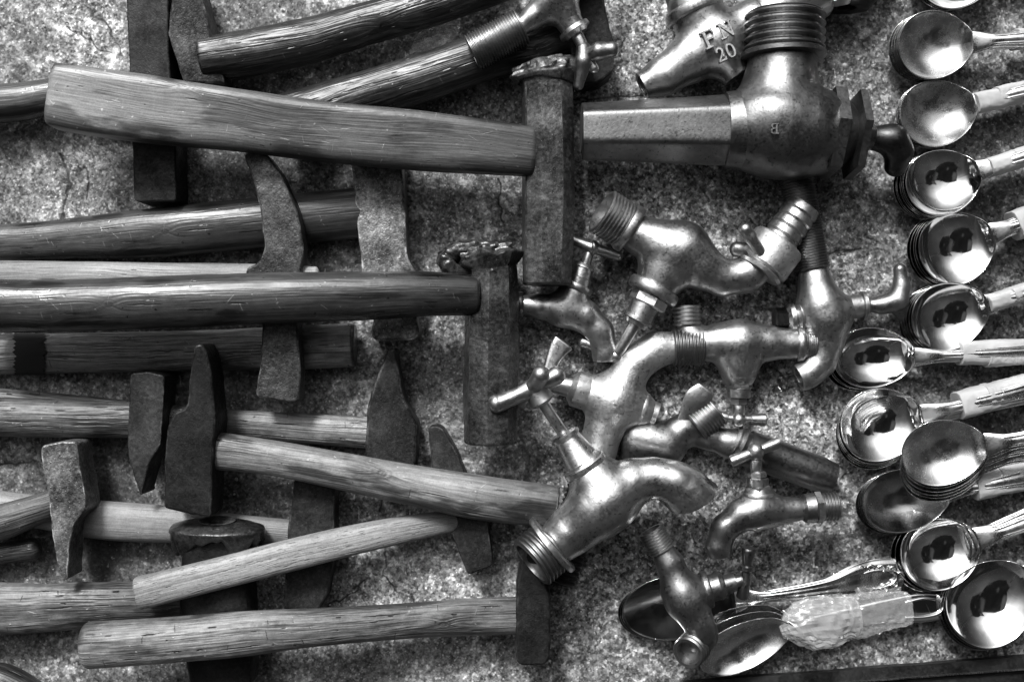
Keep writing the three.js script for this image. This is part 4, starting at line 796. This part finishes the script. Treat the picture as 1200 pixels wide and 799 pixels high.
{ // three long spoons wrapped in film
  const lab = ['front long spoon with its bowl turned up on edge, tied in film at bottom', 'second long spoon tied in film, its rim behind the front one', 'rearmost long spoon tied in film, under the small tap spout'];
  let first = null;
  for (let i = 0; i < 3; i++) {
    let t;
    if (!first) { t = first = makeSpoon({ a: 56, b: 30, d: 15, hl: 84, egg: .12, hw: [10, 5, 5, 6, 6, 5], arch: 8, fall: 2 }, silverWorn, lab[0], 'long_spoon'); }
    else { t = first.clone(); t.name = numbered('long_spoon'); t.userData = { label: lab[i], category: 'spoon' }; scene.add(t); }
    place(t, 874 - i * 4, 757 - i * 9, 40 - i * 8, -.42 + i * .05, 0, .3);
  }
  // the handles bend with the stack: a bundle of handles running to the right
  const w = thing('film_bundle', 'crumpled white tissue and clear film tied round the long spoon handles at bottom', 'wrapping');
  mesh('tissue', metalUV(faceted(sweep([[918, 738, 32, 9, 9], [928, 735, 34, 19, 14], [945, 731, 36, 26, 18], [972, 728, 36, 27, 18], [992, 724, 36, 24, 16], [1003, 722, 34, 21, 13]], { e: 2.4, amp: .07, freq: .05, seed: 31, m: 40, n: 56, cap: 3, extra: crumple(3) })), 1), tissue, w);
  mesh('film_sleeve', metalUV(faceted(sweep([[994, 724, 34, 22, 15], [1012, 720, 33, 24, 16], [1030, 717, 32, 22, 14], [1050, 714, 30, 20, 12], [1066, 712, 28, 17, 9]], { e: 2.6, amp: .08, freq: .06, seed: 33, m: 34, n: 52, cap: 1, extra: crumple(7) })), 2), film, w);
  mesh('film_tie', metalUV(sweep([[990, 700, 40, 3, 4], [997, 712, 56, 3, 4], [999, 726, 56, 3, 4], [992, 744, 40, 3, 4]], { amp: .2, freq: .1, seed: 35, m: 40 }), 2), film, w);
  first.updateMatrixWorld(); const inv = first.matrixWorld.clone().invert();
  const own = (name, g) => mesh(name, g.applyMatrix4(inv), silverBright, first);
  own('handle_end', metalUV(sweep([[930, 734, 30, 8, 4], [985, 725, 30, 11, 4], [1040, 716, 26, 14, 3], [1080, 712, 22, 17, 3], [1110, 711, 20, 14, 2.5]], { e: 2.6, m: 60, cap: 2.4, amp: .01 }), 3));
  own('raised_rim', metalUV(sweep([[1062, 706, 27, 1.6, 1.6], [1084, 701, 26, 1.6, 1.6], [1101, 704, 25, 1.6, 1.6], [1106, 711, 24, 1.6, 1.6], [1100, 719, 25, 1.6, 1.6], [1084, 723, 26, 1.6, 1.6], [1062, 724, 27, 1.6, 1.6]], { m: 70, n: 10, amp: 0, cap: 1 }), 3));
}
{ // scrap of film
  const t = thing('plastic_scrap', 'crumpled clear plastic scrap between the two dark handles at top', 'plastic scrap');
  mesh('sheet', metalUV(faceted(sweep([[484, 58, 4, 4, 2], [500, 48, 6, 12, 5], [520, 40, 6, 13, 5], [536, 24, 4, 6, 2]], { e: 2.4, m: 26, n: 34, amp: .1, freq: .1, seed: 5, cap: 1, extra: crumple(11) })), 4), film, t);
}
{ // black tray along the bottom right
  const t = thing('black_tray', 'black tray with a thin bright inner edge along the bottom right', 'tray');
  const A = [812, 797], B = [1260, 763], an = Math.atan2(B[1] - A[1], B[0] - A[0]), cx = (A[0] + B[0]) / 2, cy = (A[1] + B[1]) / 2;
  const slab = (name, off, w, hgt, z, mat, len = 470) => { const g = new THREE.BoxGeometry(len * S, hgt * S, w * S, 90, 2, 6), q = g.attributes.position; for (let i = 0; i < q.count; i++) { q.setY(i, q.getY(i) + .5 * S * f3(q.getX(i) / S * .03, q.getZ(i) / S * .05, off, 3)); q.setZ(i, q.getZ(i) + .7 * S * f3(q.getX(i) / S * .02, off, 2, 5)); } g.computeVertexNormals(); const m = mesh(name, metalUV(g, off % 7), mat, t), p = P(cx - Math.sin(an) * off, cy + Math.cos(an) * off, z).multiplyScalar(S); m.position.copy(p); m.rotation.y = -an; return m; };
  slab('rim', 8, 15, 9, 6, trayBlack);
  slab('edge', 16.4, 1.3, 2.4, 10.5, silverDull);
  slab('floor', 68, 101, 4, 3, trayBlack);
}
renderer.render(scene, camera);
